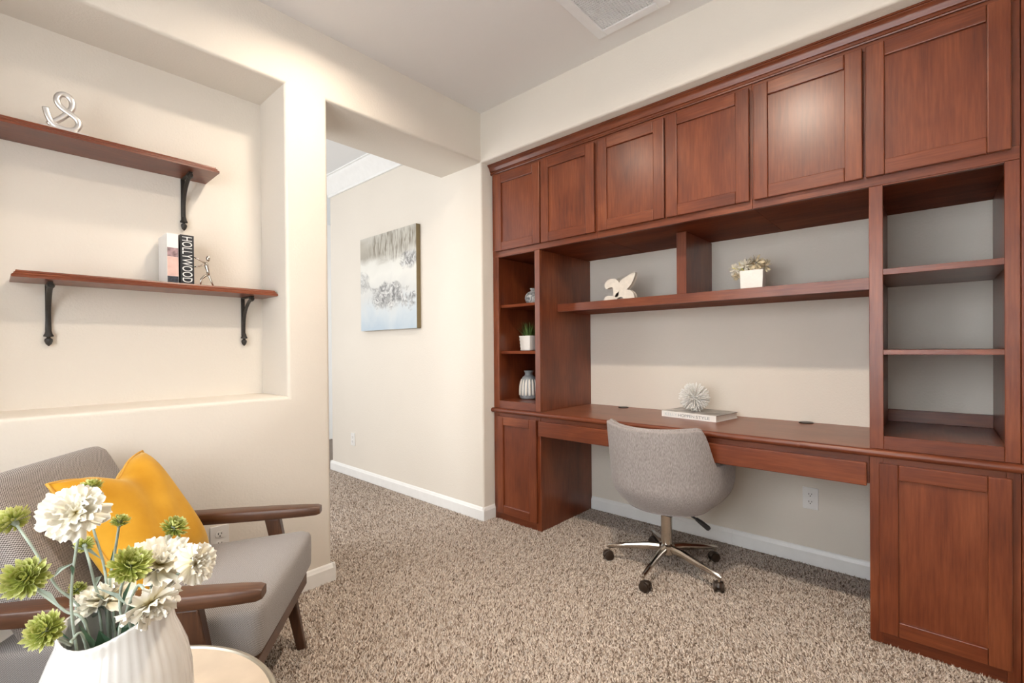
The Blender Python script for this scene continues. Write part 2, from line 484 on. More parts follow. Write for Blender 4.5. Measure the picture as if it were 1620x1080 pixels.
def blob(cx, cz, rx, rz, wob):
    vx = N(nt, 'ShaderNodeMath', operation='SUBTRACT'); vx.inputs[1].default_value = cx; nt.links.new(sep.outputs['X'], vx.inputs[0])
    vz = N(nt, 'ShaderNodeMath', operation='SUBTRACT'); vz.inputs[1].default_value = cz; nt.links.new(sep.outputs['Z'], vz.inputs[0])
    a = N(nt, 'ShaderNodeMath', operation='DIVIDE'); a.inputs[1].default_value = rx; nt.links.new(vx.outputs[0], a.inputs[0])
    c_ = N(nt, 'ShaderNodeMath', operation='DIVIDE'); c_.inputs[1].default_value = rz; nt.links.new(vz.outputs[0], c_.inputs[0])
    a2 = N(nt, 'ShaderNodeMath', operation='MULTIPLY'); nt.links.new(a.outputs[0], a2.inputs[0]); nt.links.new(a.outputs[0], a2.inputs[1])
    s = N(nt, 'ShaderNodeMath', operation='MULTIPLY_ADD'); nt.links.new(c_.outputs[0], s.inputs[0]); nt.links.new(c_.outputs[0], s.inputs[1]); nt.links.new(a2.outputs[0], s.inputs[2])
    w = N(nt, 'ShaderNodeMath', operation='MULTIPLY_ADD'); w.inputs[1].default_value = wob; nt.links.new(noise_on(5.5, 5, 2.2), w.inputs[0]); nt.links.new(s.outputs[0], w.inputs[2])
    return w.outputs[0]
cur = base.outputs[0]
def over(maskval, lo, hi, colnode, amount=1.0):
    global cur
    mr = N(nt, 'ShaderNodeMapRange'); mr.inputs['From Min'].default_value = lo; mr.inputs['From Max'].default_value = hi
    mr.inputs['To Min'].default_value = amount; mr.inputs['To Max'].default_value = 0.0
    nt.links.new(maskval, mr.inputs['Value'])
    mx = N(nt, 'ShaderNodeMix', data_type='RGBA')
    nt.links.new(mr.outputs[0], mx.inputs[0]); nt.links.new(cur, mx.inputs[6]); nt.links.new(colnode, mx.inputs[7])
    cur = mx.outputs[2]
fine = noise_on(11, 7, 3.5)
darkc = ramp(nt, [(0.36, (0.13, 0.13, 0.135)), (0.5, (0.36, 0.36, 0.36)), (0.64, (0.70, 0.70, 0.69))], fine).outputs[0]
streak = noise_on(10, 4, 0.6, sc=(4.5, 4.5, 0.8))
strc = ramp(nt, [(0.35, (0.20, 0.17, 0.13)), (0.6, (0.56, 0.54, 0.48))], streak).outputs[0]
over(blob(0.50, 0.70, 0.36, 0.13, 2.2), 1.5, 2.6, strc, 0.85)
over(blob(0.72, 0.54, 0.17, 0.09, 3.0), 1.7, 2.3, darkc, 0.85)
over(blob(0.40, 0.27, 0.30, 0.12, 3.4), 1.8, 2.5, darkc, 0.9)
over(blob(0.71, 0.22, 0.12, 0.08, 3.0), 1.7, 2.3, darkc, 0.9)
over(blob(0.04, 0.42, 0.11, 0.10, 3.0), 1.7, 2.5, darkc, 0.6)
nt.links.new(cur, b.inputs['Base Color']); b.inputs['Roughness'].default_value = 0.6
bump(nt, b, fine, 0.3, 0.002)
M['canvas'] = m

# glass for the window behind the camera
m, nt, b = new_mat('window_glass')
b.inputs['Base Color'].default_value = (1, 1, 1, 1); b.inputs['Roughness'].default_value = 0.0
b.inputs['Transmission Weight'].default_value = 1.0; b.inputs['IOR'].default_value = 1.01
M['glass'] = m
m, nt, b = new_mat('lamp_glow')
b.inputs['Base Color'].default_value = (1, 0.95, 0.85, 1)
b.inputs['Emission Color'].default_value = (1, 0.86, 0.66, 1); b.inputs['Emission Strength'].default_value = 6.0
M['glow'] = m

# ------------------------------------------------------------------ room shell
# left wall with niche and the wide opening to the hall
_ys = [YF, YN2, YN, YO, YS]; _zs = [0, ZN0, ZS, ZN1, HH + 0.1]
def s_left(i, j, k):
    z = (_zs[k] + _zs[k + 1]) / 2; y = (_ys[j] + _ys[j + 1]) / 2
    if y > YO: return z > ZS
    if i == 1 and YN2 < y < YN and ZN0 < z < ZN1: return False
    return True
def keep_left(p):
    return (p.x > XW - 0.01 and YN2 - 0.01 < p.y < YS - 0.02 and 0.3 < p.z < 2.6) or (abs(p.x - XH) < 0.01 and YO - .01 < p.y < YS - .02 and p.z < 2.6)
wall_left = voxels([XH, XN, XW], _ys, _zs, s_left, 'wall_left', M['wall'], 0.018, keep_left)

# back wall: hall wall, soffit and the recess that holds the cabinets
_xs2 = [-2.10, XW, XE, XR + 0.12]; _ys2 = [YS, D, D + 0.15]; _zs2 = [0, ZS, HH + 0.1]
def s_back(i, j, k):
    return not (i == 1 and j == 0 and k == 0)
def keep_back(p):
    return abs(p.y - YS) < 0.01 and (abs(p.x - XW) < 0.01 and p.z < 2.42 or abs(p.z - ZS) < 0.01 and XW - .01 < p.x < XE + .01 or abs(p.x - XE) < .01 and p.z < 2.42 or abs(p.x + 2.10) < .01)
wall_back = voxels(_xs2, _ys2, _zs2, s_back, 'wall_back', M['wall'], 0.016, keep_back)

# wall behind the camera with the window opening, wall on the right
voxels([XH, WIN[0], WIN[1], XR + 0.12], [YF - 0.15, YF], [0, WIN[2], WIN[3], HC + 0.1],
       lambda i, j, k: not (i == 1 and k == 1), 'wall_front', M['wall'])
tag(bx(XR, XR + 0.12, YF, YS, 0, HC + 0.1).build('wall_right', M['wall']), kind='structure')
tag(bx(XW, XR, YF, YS, HC, HC + 0.1).build('ceiling', M['ceil']), kind='structure')
tag(bx(-3.6, XR + 0.12, YF - 0.15, 1.6, -0.06, 0).build('floor', M['carpet']), kind='structure')
# hall beyond the opening
tag(bx(-3.6, XH, YF - 0.15, 1.6, HH, HH + 0.1).build('ceiling_hall', M['ceil_hall']), kind='structure')
tag(bx(-3.72, -3.6, YF - 0.15, 1.6, 0, HH).build('wall_hall_far', M['hall']), kind='structure')
tag(bx(-3.6, XH, YF - 0.15, YF - 0.03, 0, HH).build('wall_hall_end', M['hall']), kind='structure')
tag(bx(-3.6, -2.1, 1.6, 1.72, 0, HH).build('wall_hall_return', M['hall']), kind='structure')

# window frame and panes
wn = MB()
x0, x1, z0, z1 = WIN
for a in ((x0, x0 + .05, z0, z1), (x1 - .05, x1, z0, z1), (x0, x1, z0, z0 + .05), (x0, x1, z1 - .05, z1), ((x0 + x1) / 2 - .025, (x0 + x1) / 2 + .025, z0, z1)):
    wn.box(a[0], a[1], YF - 0.10, YF - 0.06, a[2], a[3])
w1 = wn.build('window_1', M['white']); tag(w1, kind='structure')
for xa, xb in ((x0 + .05, (x0 + x1) / 2 - .025), ((x0 + x1) / 2 + .025, x1 - .05)):
    bx(xa, xb, YF - 0.083, YF - 0.078, z0 + .05, z1 - .05).build('pane', M['glass'], w1)

# baseboards: profile swept along straight runs
def skirt(name, runs, h=0.092, t=0.014):
    mb = MB()
    for (p, q, nrm) in runs:
        p = Vector((*p, 0)); q = Vector((*q, 0)); n_ = Vector((*nrm, 0)); d_ = (q - p)
        prof = [(0, 0.003), (t, 0.003), (t, h * 0.76), (t * 0.75, h * 0.84), (t * 0.55, h * 0.94), (t * 0.2, h), (0, h)]
        vs = [p + n_ * (a + 0.0005) + Vector((0, 0, z)) for a, z in prof] + [q + n_ * (a + 0.0005) + Vector((0, 0, z)) for a, z in prof]
        k = len(prof)
        fs = [tuple(range(k)), tuple(range(2 * k - 1, k - 1, -1))] + [(i, (i + 1) % k, (i + 1) % k + k, i + k) for i in range(k)]
        mb.add(vs, fs)
    o = mb.build(name, M['white']); tag(o, kind='structure'); return o
skirt('baseboard_hall', [((-2.10, YS), (XW + 0.014, YS), (0, -1)), ((XW, YS - 0.014), (XW, 0.05), (1, 0)), ((-2.10, YS - .014), (-2.10, 1.6), (-1, 0))])
skirt('baseboard_left', [((XW, YF), (XW, YO + 0.014), (1, 0)), ((XW + 0.014, YO), (XH - 0.014, YO), (0, 1)), ((XH, YF), (XH, YO + .014), (-1, 0))])
skirt('baseboard_back', [((W1 + .003, D), (1.37, D), (0, -1)), ((1.371, D), (W2 - .003, D), (0, -1))])
skirt('baseboard_right', [((XR, YF), (XR, YS), (-1, 0)), ((XE, YS), (XR, YS), (0, -1))])
skirt('baseboard_front', [((XW, YF), (XR, YF), (0, 1))])
# crown moulding along the hall ceiling
cp = [(YS, HH - 0.155), (YS - 0.018, HH - 0.155), (YS - 0.020, HH - 0.135), (YS - 0.035, HH - 0.12), (YS - 0.05, HH - 0.085), (YS - 0.085, HH - 0.045), (YS - 0.10, HH - 0.03), (YS - 0.105, HH - 0.012), (YS - 0.12, HH - 0.010), (YS - 0.12, HH), (YS, HH)]
tag(MB().prism(cp, 'x', -2.10, XH).build('trim_1', M['white'], smooth=True), kind='structure')

# carpet pile: cut-pile tufts over the floor (uncountable, one object)
def carpet():
    regs = [(XW + .012, XR - .01, YF + .01, YS - .016, 0.0068), (-0.42, XW + .012, YO + .012, YS - .016, 0.0072), (XW + 0.012, XE, YS - .016, -0.003, 0.0068),
            (W1 + .005, W2 - .005, -0.003, D - .018, 0.0068), (-2.3, -0.42, -1.75, YS - .016, 0.0085)]
    P = []
    for (a, b_, c_, d_, s) in regs:
        gx, gy = np.meshgrid(np.arange(a, b_, s), np.arange(c_, d_, s))
        p = np.c_[gx.ravel(), gy.ravel()]; p += NP.uniform(-.42 * s, .42 * s, p.shape)
        p = p[(p[:, 0] > a) & (p[:, 0] < b_) & (p[:, 1] > c_) & (p[:, 1] < d_)]
        # keep the pile out of the solid cabinet feet
        m_ = (p[:, 1] > -0.004) & ((p[:, 0] < W1 + .003) | (p[:, 0] > W2 - .003)) & (p[:, 0] > XW)
        P.append(p[~m_])
    P = np.concatenate(P); n = len(P)
    h = NP.uniform(.006, .0135, n); rad = NP.uniform(.0026, .0046, n); a0 = NP.uniform(0, 6.283, n)
    lean = NP.normal(0, .0045, (n, 2))
    # brushed patches: pile leaning together where feet and vacuum went
    fx = np.sin(P[:, 0] * 3.1 + 1.3 * np.sin(P[:, 1] * 2.3)) * np.cos(P[:, 1] * 3.7 + .7)
    lean[:, 0] += .003 * fx; lean[:, 1] += .003 * np.cos(P[:, 0] * 2.2 + P[:, 1] * 1.7)
    V = np.zeros((n, 4, 3), np.float32)
    for k in range(3):
        q = a0 + k * 2.0944
        V[:, k, 0] = P[:, 0] + rad * np.cos(q); V[:, k, 1] = P[:, 1] + rad * np.sin(q); V[:, k, 2] = 0.0004
    V[:, 3, 0] = P[:, 0] + lean[:, 0]; V[:, 3, 1] = P[:, 1] + lean[:, 1]; V[:, 3, 2] = h
    base = (np.arange(n) * 4)[:, None]
    tri = np.concatenate([base + np.array([[0, 1, 3]]), base + np.array([[1, 2, 3]]), base + np.array([[2, 0, 3]])], 1).reshape(-1)
    me = bpy.data.meshes.new('carpet_pile'); me.vertices.add(4 * n); me.vertices.foreach_set('co', V.reshape(-1))
    nf = 3 * n; me.loops.add(3 * nf); me.loops.foreach_set('vertex_index', tri.astype(np.int32))
    me.polygons.add(nf); me.polygons.foreach_set('loop_start', np.arange(0, 3 * nf, 3, dtype=np.int32))
    me.update(calc_edges=True)
    pal = np.array([(.62, .53, .455), (.74, .655, .58), (.49, .40, .335), (.30, .225, .175), (.155, .11, .085), (.58, .52, .475)])
    w = NP.choice(len(pal), n, p=[.26, .22, .20, .13, .07, .12])
    col = pal[w] * NP.uniform(.88, 1.12, (n, 1))
    col = np.repeat(np.c_[col, np.ones(n)], 4, 0).astype(np.float32)
    at_ = me.attributes.new('yarn', 'FLOAT_COLOR', 'POINT'); at_.data.foreach_set('color', col.reshape(-1))
    o = link('carpet_pile', me, M['yarn'])
    tag(o, 'flecked beige and brown cut pile carpet covering the floor', 'carpet', kind='stuff')
carpet()

# ------------------------------------------------------------------ built-in furniture
def shaker_door(parent, x0, x1, z0, z1, yf, side=None):
    """frame and recessed panel door; front face at y = yf - 0.02, back at yf"""
    sw = 0.058; t = 0.020
    d = bx(x0 + sw - .006, x1 - sw + .006, yf - 0.009, yf - 0.001, z0 + sw - .006, z1 - sw + .006).build('door', M['cherry_z'], parent)
    d['label'] = 'shaker style door with recessed flat panel'
    for a, b_ in ((x0, x0 + sw), (x1 - sw, x1)):
        bx(a, b_, yf - t, yf - .0005, z0, z1).build('stile', M['cherry_z'], d, bevel=0.0035, bseg=2)
    for a, b_ in ((z0, z0 + sw), (z1 - sw, z1)):
        bx(x0 + sw + .0003, x1 - sw - .0003, yf - t + .0003, yf - .0005, a, b_).build('rail', M['cherry_x'], d, bevel=0.0035, bseg=2)
    return d

ZD0, ZD1 = 1.822, 2.333
doors = [(.039, .425), (.434, .820), (.843, 1.232), (1.242, 1.632), (1.650, 2.043), (2.053, 2.445)]
bounds = [(0.0, .8315), (.8315, 1.641), (1.641, W3)]
labels = ['cherry wall cabinet above the bookcase next to the hall wall', 'cherry wall cabinet between the other two, above the fleur ornament shelf',
          'cherry wall cabinet above the empty open bookcase']
for i, (a, b_) in enumerate(bounds):
    t = empty('wall_cabinet', ((a + b_) / 2, D / 2, ZR), labels[i], 'cabinet', 'shaker wall cabinets above the desk')
    a2 = a + 0.0004; b2 = b_ - 0.0004
    zt = 2.366
    for xa, xb in ((a2, a2 + .018), (b2 - .018, b2)):
        bx(xa, xb, 0.019, D - .002, ZR + .0055, zt).build('side_panel', M['cherry_in'], t)
    bx(a2 + .0006, b2 - .0006, 0.019, D - .002, ZR + .003, ZR + .0052).build('bottom_veneer', M['cherry_in'], t)
    bx(a2 + .018, b2 - .018, 0.019, D - .002, ZR + .0055, ZR + .022).build('bottom_panel', M['cherry_in'], t)
    bx(a2 + .018, b2 - .018, 0.019, D - .002, zt - .018, zt).build('top_panel', M['cherry_x'], t)
    bx(a2 + .018, b2 - .018, D - .012, D - .003, ZR + .022, zt - .018).build('back_panel', M['cherry_z'], t)
    # face frame
    bx(a2, b2, 0.0, 0.019, ZR, ZD0 + .012).build('frame_rail', M['cherry_x'], t, bevel=.0012, bseg=1)
    bx(a2, b2, 0.0, 0.019, ZD1 - .012, zt).build('frame_rail', M['cherry_x'], t, bevel=.0012, bseg=1)
    d0, d1 = doors[2 * i], doors[2 * i + 1]
    for xa, xb in ((a2, d0[0] + .012), (d0[1] - .012, d1[0] + .012), (d1[1] - .012, b2)):
        bx(xa, xb, 0.0, 0.019, ZD0 + .0125, ZD1 - .0125).build('frame_stile', M['cherry_z'], t)
    for dd in (d0, d1):
        shaker_door(t, dd[0], dd[1], ZD0, ZD1, -0.0006)

# crown moulding over the cabinets
cr = [(0.0, 2.352), (-0.008, 2.352), (-0.0095, 2.357), (-0.0135, 2.3585), (-0.0135, 2.364), (-0.010, 2.3665), (-0.010, 2.370), (-0.0155, 2.372), (-0.0185, 2.379), (-0.0205, 2.389), (-0.0265, 2.398), (-0.034, 2.403), (-0.0345, 2.4065), (-0.0390, 2.4075), (-0.0390, 2.4145), (0.0, 2.4145)]
cr = [(y - 0.0006, z) for y, z in cr]
def crown_mesh():
    mb = MB(); n = len(cr)
    vs = []
    for (y, z) in cr: vs.append((max(-0.0065, -0.0065 + 0.0) , y, z))
    for (y, z) in cr: vs.append((XE - .001, y, z))
    fs = [tuple(range(n)), tuple(range(2 * n - 1, n - 1, -1))] + [(i, (i + 1) % n, (i + 1) % n + n, i + n) for i in range(n)]
    mb.add(vs, fs)
    mb.box(0.0, XE - .001, 0.0, D - 0.002, 2.3665, 2.3845)
    return mb
o = crown_mesh().build('cornice_moulding', M['cherry_x'], smooth=True, angle=25)
tag(o, 'stepped cherry cornice running along the top of the wall cabinets', 'moulding')

# narrow filler panel that closes the run on the right
t = empty('filler_panel', (2.533, 0.01, 0), 'tall plain cherry filler strip closing the cabinet run beyond the empty bookcase', 'panel')
bx(W3 + .002, XE - .002, 0.001, 0.02, 0.003, .7305).build('lower_panel', M['cherry_z'], t, bevel=.001, bseg=1)
bx(W3 + .002, XE - .002, 0.001, 0.02, ZT + .001, 2.352).build('upper_panel', M['cherry_z'], t, bevel=.001, bseg=1)

# open bookcases standing on the worktop, left and right
def bookcase(xa, xb, oa, ob, label, back):
    t = empty('bookcase', ((xa + xb) / 2, D / 2, ZT), label, 'bookcase')
    zb, zt = ZT + .0008, ZR - .0008
    zq = 0.8117
    pa, pb = oa - .022, ob + .012
    for (a, b_) in ((xa, oa), (ob, xb)):
        bx(a, b_, 0.0, 0.020, zb, zt).build('frame_stile', M['cherry_z'], t, bevel=.0015, bseg=1)
    bx(oa + .0002, ob - .0002, 0.0002, 0.020, zb, zq).build('frame_rail', M['cherry_x'], t, bevel=.0012, bseg=1)
    bx(oa + .0002, ob - .0002, 0.0002, 0.020, zt - .004, zt).build('frame_rail', M['cherry_x'], t)
    return t
bl = bookcase(0.0, W1, .0509, .3662, 'cherry open bookcase holding vases and a plant, by the hall wall', True)
br = bookcase(W2, W3, 2.1037, 2.429, 'empty cherry open bookcase with the wall showing behind its shelves', False)
zt = ZR - .0008
def panel(t, nm, a, mk): return bx(*a).build(nm, M[mk], t, bevel=.0008, bseg=1)
# left bookcase carcass
panel(bl, 'side_panel', (.020, .040, .0205, D - .002, ZT + .0008, zt), 'cherry_z')
panel(bl, 'side_panel', (W1 - .020, W1, .0205, D - .002, ZT + .0008, zt), 'cherry_z')
panel(bl, 'back_panel', (.0405, W1 - .0205, D - .014, D - .003, ZT + .0008, zt), 'cherry_z')
panel(bl, 'bottom_panel', (.0405, W1 - .0205, .0205, D - .0145, .792, .811), 'cherry_y')
for z in (1.461, 1.147):
    panel(bl, 'shelf', (.0415, W1 - .0215, .030, D - .016, z - .019, z), 'cherry_in')
# right bookcase carcass (no back)
panel(br, 'side_panel', (W2, W2 + .024, .0205, D - .002, ZT + .0008, zt), 'cherry_z')
panel(br, 'side_panel', (2.4395, 2.4600, .0205, D - .002, ZT + .0008, zt), 'cherry_z')
panel(br, 'bottom_panel', (W2 + .0245, 2.439, .0205, D - .003, .785, .8015), 'cherry_y')
panel(br, 'back_rail', (W2 + .0245, 2.439, D - .022, D - .004, .802, .858), 'cherry_x')
panel(br, 'shelf', (W2 + .0255, 2.438, .004, D - .06, 1.438, 1.461), 'cherry_x')
panel(br, 'shelf', (W2 + .0255, 2.438, .004, D - .06, 1.128, 1.147), 'cherry_x')

# display shelf between the bookcases with its upright divider
t = empty('display_shelf', (1.233, .39, 1.403), 'long thick cherry shelf with an upright divider, above the desk', 'shelf')
panel(t, 'shelf_board', (W1 + .0006, W2 - .0006, .205, D - .002, 1.405, 1.452), 'cherry_in')
panel(t, 'shelf_front', (W1 + .0006, W2 - .0006, .187, .2045, 1.403, 1.453), 'cherry_x')
panel(t, 'divider', (1.213, 1.260, .207, D - .002, 1.4535, ZR - .001), 'cherry_z')
panel(t, 'divider_front', (1.210, 1.263, .188, .2065, 1.4535, ZR - .001), 'cherry_z')

# base cabinets
def base_cabinet(xa, xb, da, db, label):
    t = empty('base_cabinet', ((xa + xb) / 2, D / 2, 0), label, 'cabinet', 'base cabinets carrying the worktop')
    zt = ZT - .0285
    for a, b_ in ((xa, xa + .018), (xb - .018, xb)):
        panel(t, 'side_panel', (a, b_, .0195, D - .002, .001, zt), 'cherry_z')
    panel(t, 'bottom_panel', (xa + .0185, xb - .0185, .0195, D - .003, .05, .068), 'cherry_y')
    panel(t, 'back_panel', (xa + .0185, xb - .0185, D - .014, D - .004, .069, zt - .001), 'cherry_z')
    panel(t, 'frame_stile', (xa, da + .012, 0, .019, .001, zt), 'cherry_z')
    panel(t, 'frame_stile', (db - .012, xb, 0, .019, .001, zt), 'cherry_z')
    panel(t, 'frame_rail', (da + .0122, db - .0122, .0002, .019, .001, .064), 'cherry_x')
    panel(t, 'frame_rail', (da + .0122, db - .0122, .0002, .019, .69, zt), 'cherry_x')
    shaker_door(t, da, db, .052, .707, -.0006)
base_cabinet(0.0, W1, .040, .384, 'cherry base cabinet with one door next to the hall wall')
base_cabinet(W2, W3, 2.090, 2.445, 'cherry base cabinet with one worn door below the empty bookcase')

# desk: worktop, rounded nosing, drawers
t = empty('desk', (1.233, .29, .60), 'long built-in cherry desk with rounded front edge and two shallow drawers', 'desk')
bx(0.0, XE - .002, 0.001, D - .002, ZT - .028, ZT).build('worktop', M['cherry_top'], t)
nos = [(0.0005, ZT - .028), (0.0005, ZT)]
pr = [(0.0004, ZT - .0295), (0.0004, ZT + .0002)]
prof = [(0.0004, ZT)] + [(-.012 - .013 * math.sin(q) - .003 * 0, ZT - .015 + .015 * math.cos(q)) for q in [math.pi * k / 10 for k in range(11)]] + [(0.0004, ZT - .030)]
o = MB().prism(prof, 'x', -.0065, XE - .002).build('nosing', M['cherry_x'], t, smooth=True, angle=50)
panel(t, 'apron', (W1 + .001, W2 - .001, .002, .018, .618, ZT - .030), 'cherry_x')
for xa, xb in ((.401, 1.212), (1.426, 2.052)):
    dr = bx(xa, xb, -.021, -.0004, .611, .703).build('drawer', M['cherry_x'], t, bevel=.004, bseg=2)
    bx(xa + .02, xb - .02, .0185, .42, .622, .69).build('drawer_box', M['cherry_y'], dr) if xa > 1 else None
for gx, gy in ((.695, .535), (1.75, .55)):
    g = MB().lathe([(.034, 0), (.034, .004), (.030, .0055), (.012, .005), (.0, .005)][:4], 24, (gx, gy, ZT + .0003)).build('grommet', M['brown_plastic'], t, smooth=True)
sc_ = MB().lathe([(.006, 0), (.006, .002), (.003, .0025)], 12, (0, 0, 0)).build('screw_cap', M['cherry_y'], t, local=True)
sc_.rotation_euler = (R(90), 0, 0); sc_.location = Vector((1.82, -.0256, ZT - .016)) - t.location

# ------------------------------------------------------------------ ceiling items
t = empty('ceiling_vent', (1.175, -.42, HC), 'white square eggcrate air vent in the ceiling', 'vent')
va, vb, vc, vd = .988, 1.362, -.605, -.232
mb = MB()
for a in ((va, va + .05, vc, vd), (vb - .05, vb, vc, vd), (va + .05, vb - .05, vc, vc + .05), (va + .05, vb - .05, vd - .05, vd)):
    mb.box(a[0], a[1], a[2], a[3], HC - .012, HC - .0005)
mb.build('frame', M['vent'], t, bevel=.003, bseg=1)
mb = MB(); n_ = 21
ia, ib, ic, id_ = va + .05, vb - .05, vc + .05, vd - .05
for k in range(n_ + 1):
    x = ia + (ib - ia) * k / n_; mb.box(x - .0016, x + .0016, ic, id_, HC - .0095, HC - .0015)
    y = ic + (id_ - ic) * k / n_; mb.box(ia, ib, y - .0016, y + .0016, HC - .0092, HC - .0018)
tag(mb.build('grille', M['vent'], t), kind='stuff')
bx(ia, ib, ic, id_, HC - .0012, HC - .0004).build('shaft', M['ventdark'], t)
for i, (lx, ly, lw) in enumerate(LAMPS):
    t = empty('downlight', (lx, ly, HC), ('round recessed ceiling light nearest the wall niche', 'round recessed ceiling light in the middle of the ceiling')[i], 'ceiling light')
    mb = MB(); seg = 32
    mb.lathe([(.075, -.001), (.095, -.001), (.095, -.006), (.088, -.009), (.075, -.008)], seg, (lx, ly, HC))
    mb.f = mb.f[:-2]; 
    mb.build('trim_ring', M['white'], t, smooth=True)
    MB().lathe([(.0745, -.006), (.0745, -.003)], seg, (lx, ly, HC)).build('lens', M['glow'], t)
    L = area('downlight_bulb', (lx, ly, HC - .014), (0, 0, 0), .10, .10, lw, (1.0, 0.86, 0.70), 'DISK', 160)

# ------------------------------------------------------------------ wall items
def outlet(loc, nrm, label):
    """duplex receptacle; nrm = outward normal in the xy plane"""
    t = empty('wall_outlet', loc, label, 'outlet', rz=math.atan2(nrm[1], nrm[0]) + math.pi / 2)
    w, h = .036, .0575
    mb = bx(-w, w, -.006, -.0004, -h, h); mb.build('cover_plate', M['plastic'], t, bevel=.003, bseg=2, local=True)
    for zc in (-.02, .02):
        poly = []
        for k in range(20):
            q = 2 * math.pi * k / 20
            poly.append((.0168 * math.cos(q), zc + max(-.0125, min(.0125, .0168 * math.sin(q)))))
        rc = MB().prism(poly, 'y', -.0085, -.0055).build('receptacle', M['plastic'], t, local=True)
        for xx, hh in ((-.0062, .0045), (.0062, .0036)):
            bx(xx - .0013, xx + .0013, -.0088, -.0083, zc + .002 - hh + .002, zc + .002 + hh + .002).build('slot', M['slot'], rc, local=True)
        MB().lathe([(.0027, 0), (.0027, .0005)], 10).build('ground_hole', M['slot'], rc, local=True)
        g = rc.children[-1] if False else [c for c in bpy.data.objects if c.name.startswith('ground_hole') and c.parent == rc][0]
        g.rotation_euler = (R(90), 0, 0); g.location = (0, -.0083, zc - .0065)
    return t
outlet((-1.70, YS, .345), (0, -1), 'white wall outlet low on the hall wall under the painting')
outlet((XW, -1.683, .365), (1, 0), 'white wall outlet behind the armchair below the niche')
outlet((1.761, D, .355), (0, -1), 'white wall outlet in the knee space under the desk')

# painting on the hall wall
t = empty('painting', (-1.476, YS, 1.327), 'unframed abstract canvas in grey, white and pale blue on the hall wall', 'painting')
PW, PH = .80, .798
bx(.002, PW - .002, -.038, -.0005, .002, PH - .002).build('stretcher', M['gold'], t, local=True)
bx(0, PW, -.0405, -.0385, 0, PH).build('canvas_front', M['canvas'], t, local=True)
for a in ((0, .0018, 0, PH), (PW - .0018, PW, 0, PH), (0, PW, 0, .0018), (0, PW, PH - .0018, PH)):
    bx(a[0], a[1], -.0384, -.0008, a[2], a[3]).build('canvas_edge', M['gold'], t, local=True)

# ------------------------------------------------------------------ niche shelves
def bracket(parent, y, ztop):
    """forged bracket: wall bar, curved brace with ball end, flared foot with acorn finial"""
    x0 = XN + .0006
    mb = bx(x0, x0 + .007, y - .008, y + .008, ztop - .190, ztop - .001)
    mb.box(x0, x0 + .135, y - .007, y + .007, ztop - .0065, ztop - .0006)
    br_ = mb.build('bracket', M['iron'], parent, bevel=.001, bseg=1)
    pts = []
    for k in range(11):
        u = k / 10
        pts.append((x0 + .008 + .108 * u ** 2.6, y, ztop - .185 + .170 * (1 - (1 - u) ** 1.25)))
    MB().tube(pts, [.0095 - .0015 * math.sin(math.pi * k / 10) for k in range(11)], 8, flat=.55, side=(0, 1, 0)).build('brace', M['iron'], br_, smooth=True)
    MB().tube([(x0 + .108, y, ztop - .014), (x0 + .120, y, ztop - .0145), (x0 + .133, y, ztop - .014)], [.009, .013, .009], 12).build('scroll_end', M['iron'], br_, smooth=True)
    foot = [(.0085, .0), (.0115, -.014), (.0150, -.020), (.0150, -.024), (.006, -.026), (.0055, -.029), (.0115, -.034), (.0125, -.041), (.0085, -.053), (.0015, -.061)]
    MB().lathe([(r_, z_) for r_, z_ in reversed(foot)], 12, (x0 + .0155, y, ztop - .178)).build('finial', M['iron'], br_, smooth=True)
    MB().lathe([(.003, 0), (.003, .0015)], 8, (0, 0, 0))
    return br_
def wall_shelf(ya, yb, zb, zt, label, bys):
    t = empty('wall_shelf', (XN, (ya + yb) / 2, zb), label, 'shelf', 'cherry shelves in the wall niche')
    xf = -.105
    # ogee-edged board: profile in x-z swept along y plus returned ends
    lay = [(0, .000), (0, .008), (-.003, .011), (-.006, .0125), (-.006, .0165), (-.010, .020), (-.0115, zt - zb)]
    mb = MB(); rings = []
    for off, dz in lay:
        rings.append([(XN + .0006, ya - off, zb + dz), (xf + off, ya - off, zb + dz), (xf + off, yb + off, zb + dz), (XN + .0006, yb + off, zb + dz)])
    vs = [v for r_ in rings for v in r_]; fs = [(3, 2, 1, 0)]
    n_ = len(rings)
    for i in range(n_ - 1):
        for k in range(4):
            k2 = (k + 1) % 4; fs.append((4 * i + k, 4 * i + k2, 4 * i + 4 + k2, 4 * i + 4 + k))
    fs.append(tuple(4 * (n_ - 1) + k for k in range(4)))
    mb.add(vs, fs).build('board', M['cherry_y'], t)
    for y in bys: bracket(t, y, zb)
    return t
ZL, ZU = 1.4535, 1.980
wall_shelf(-2.280, YN - .0008, ZL - .026, ZL, 'lower cherry shelf on two iron brackets, holding books', (-2.178, -1.483))
wall_shelf(YN2 + .0008, -1.637, ZU - .026, ZU, 'upper cherry shelf on iron brackets, holding a silver ampersand', (-2.43, -1.730))

# text helper: built-in font turned into a thin mesh
def text_mesh(txt, w, h, depth=0.0004):
    cu = bpy.data.curves.new('lettering', 'FONT'); cu.body = txt; cu.extrude = 0.5
    to = bpy.data.objects.new('lettering_tmp', cu); C.objects.link(to)
    bpy.context.view_layer.update()
    dg = bpy.context.evaluated_depsgraph_get()
    me = bpy.data.meshes.new_from_object(to.evaluated_get(dg))
    bpy.data.objects.remove(to, do_unlink=True)
    co_ = np.array([v.co[:] for v in me.vertices]); lo = co_.min(0); hi = co_.max(0)
    s_ = (co_ - lo) / (hi - lo); s_[:, 0] *= w; s_[:, 1] *= h; s_[:, 2] = (s_[:, 2]) * depth
    for v, c_ in zip(me.vertices, s_): v.co = c_
    me.materials.clear(); me.update()
    return me

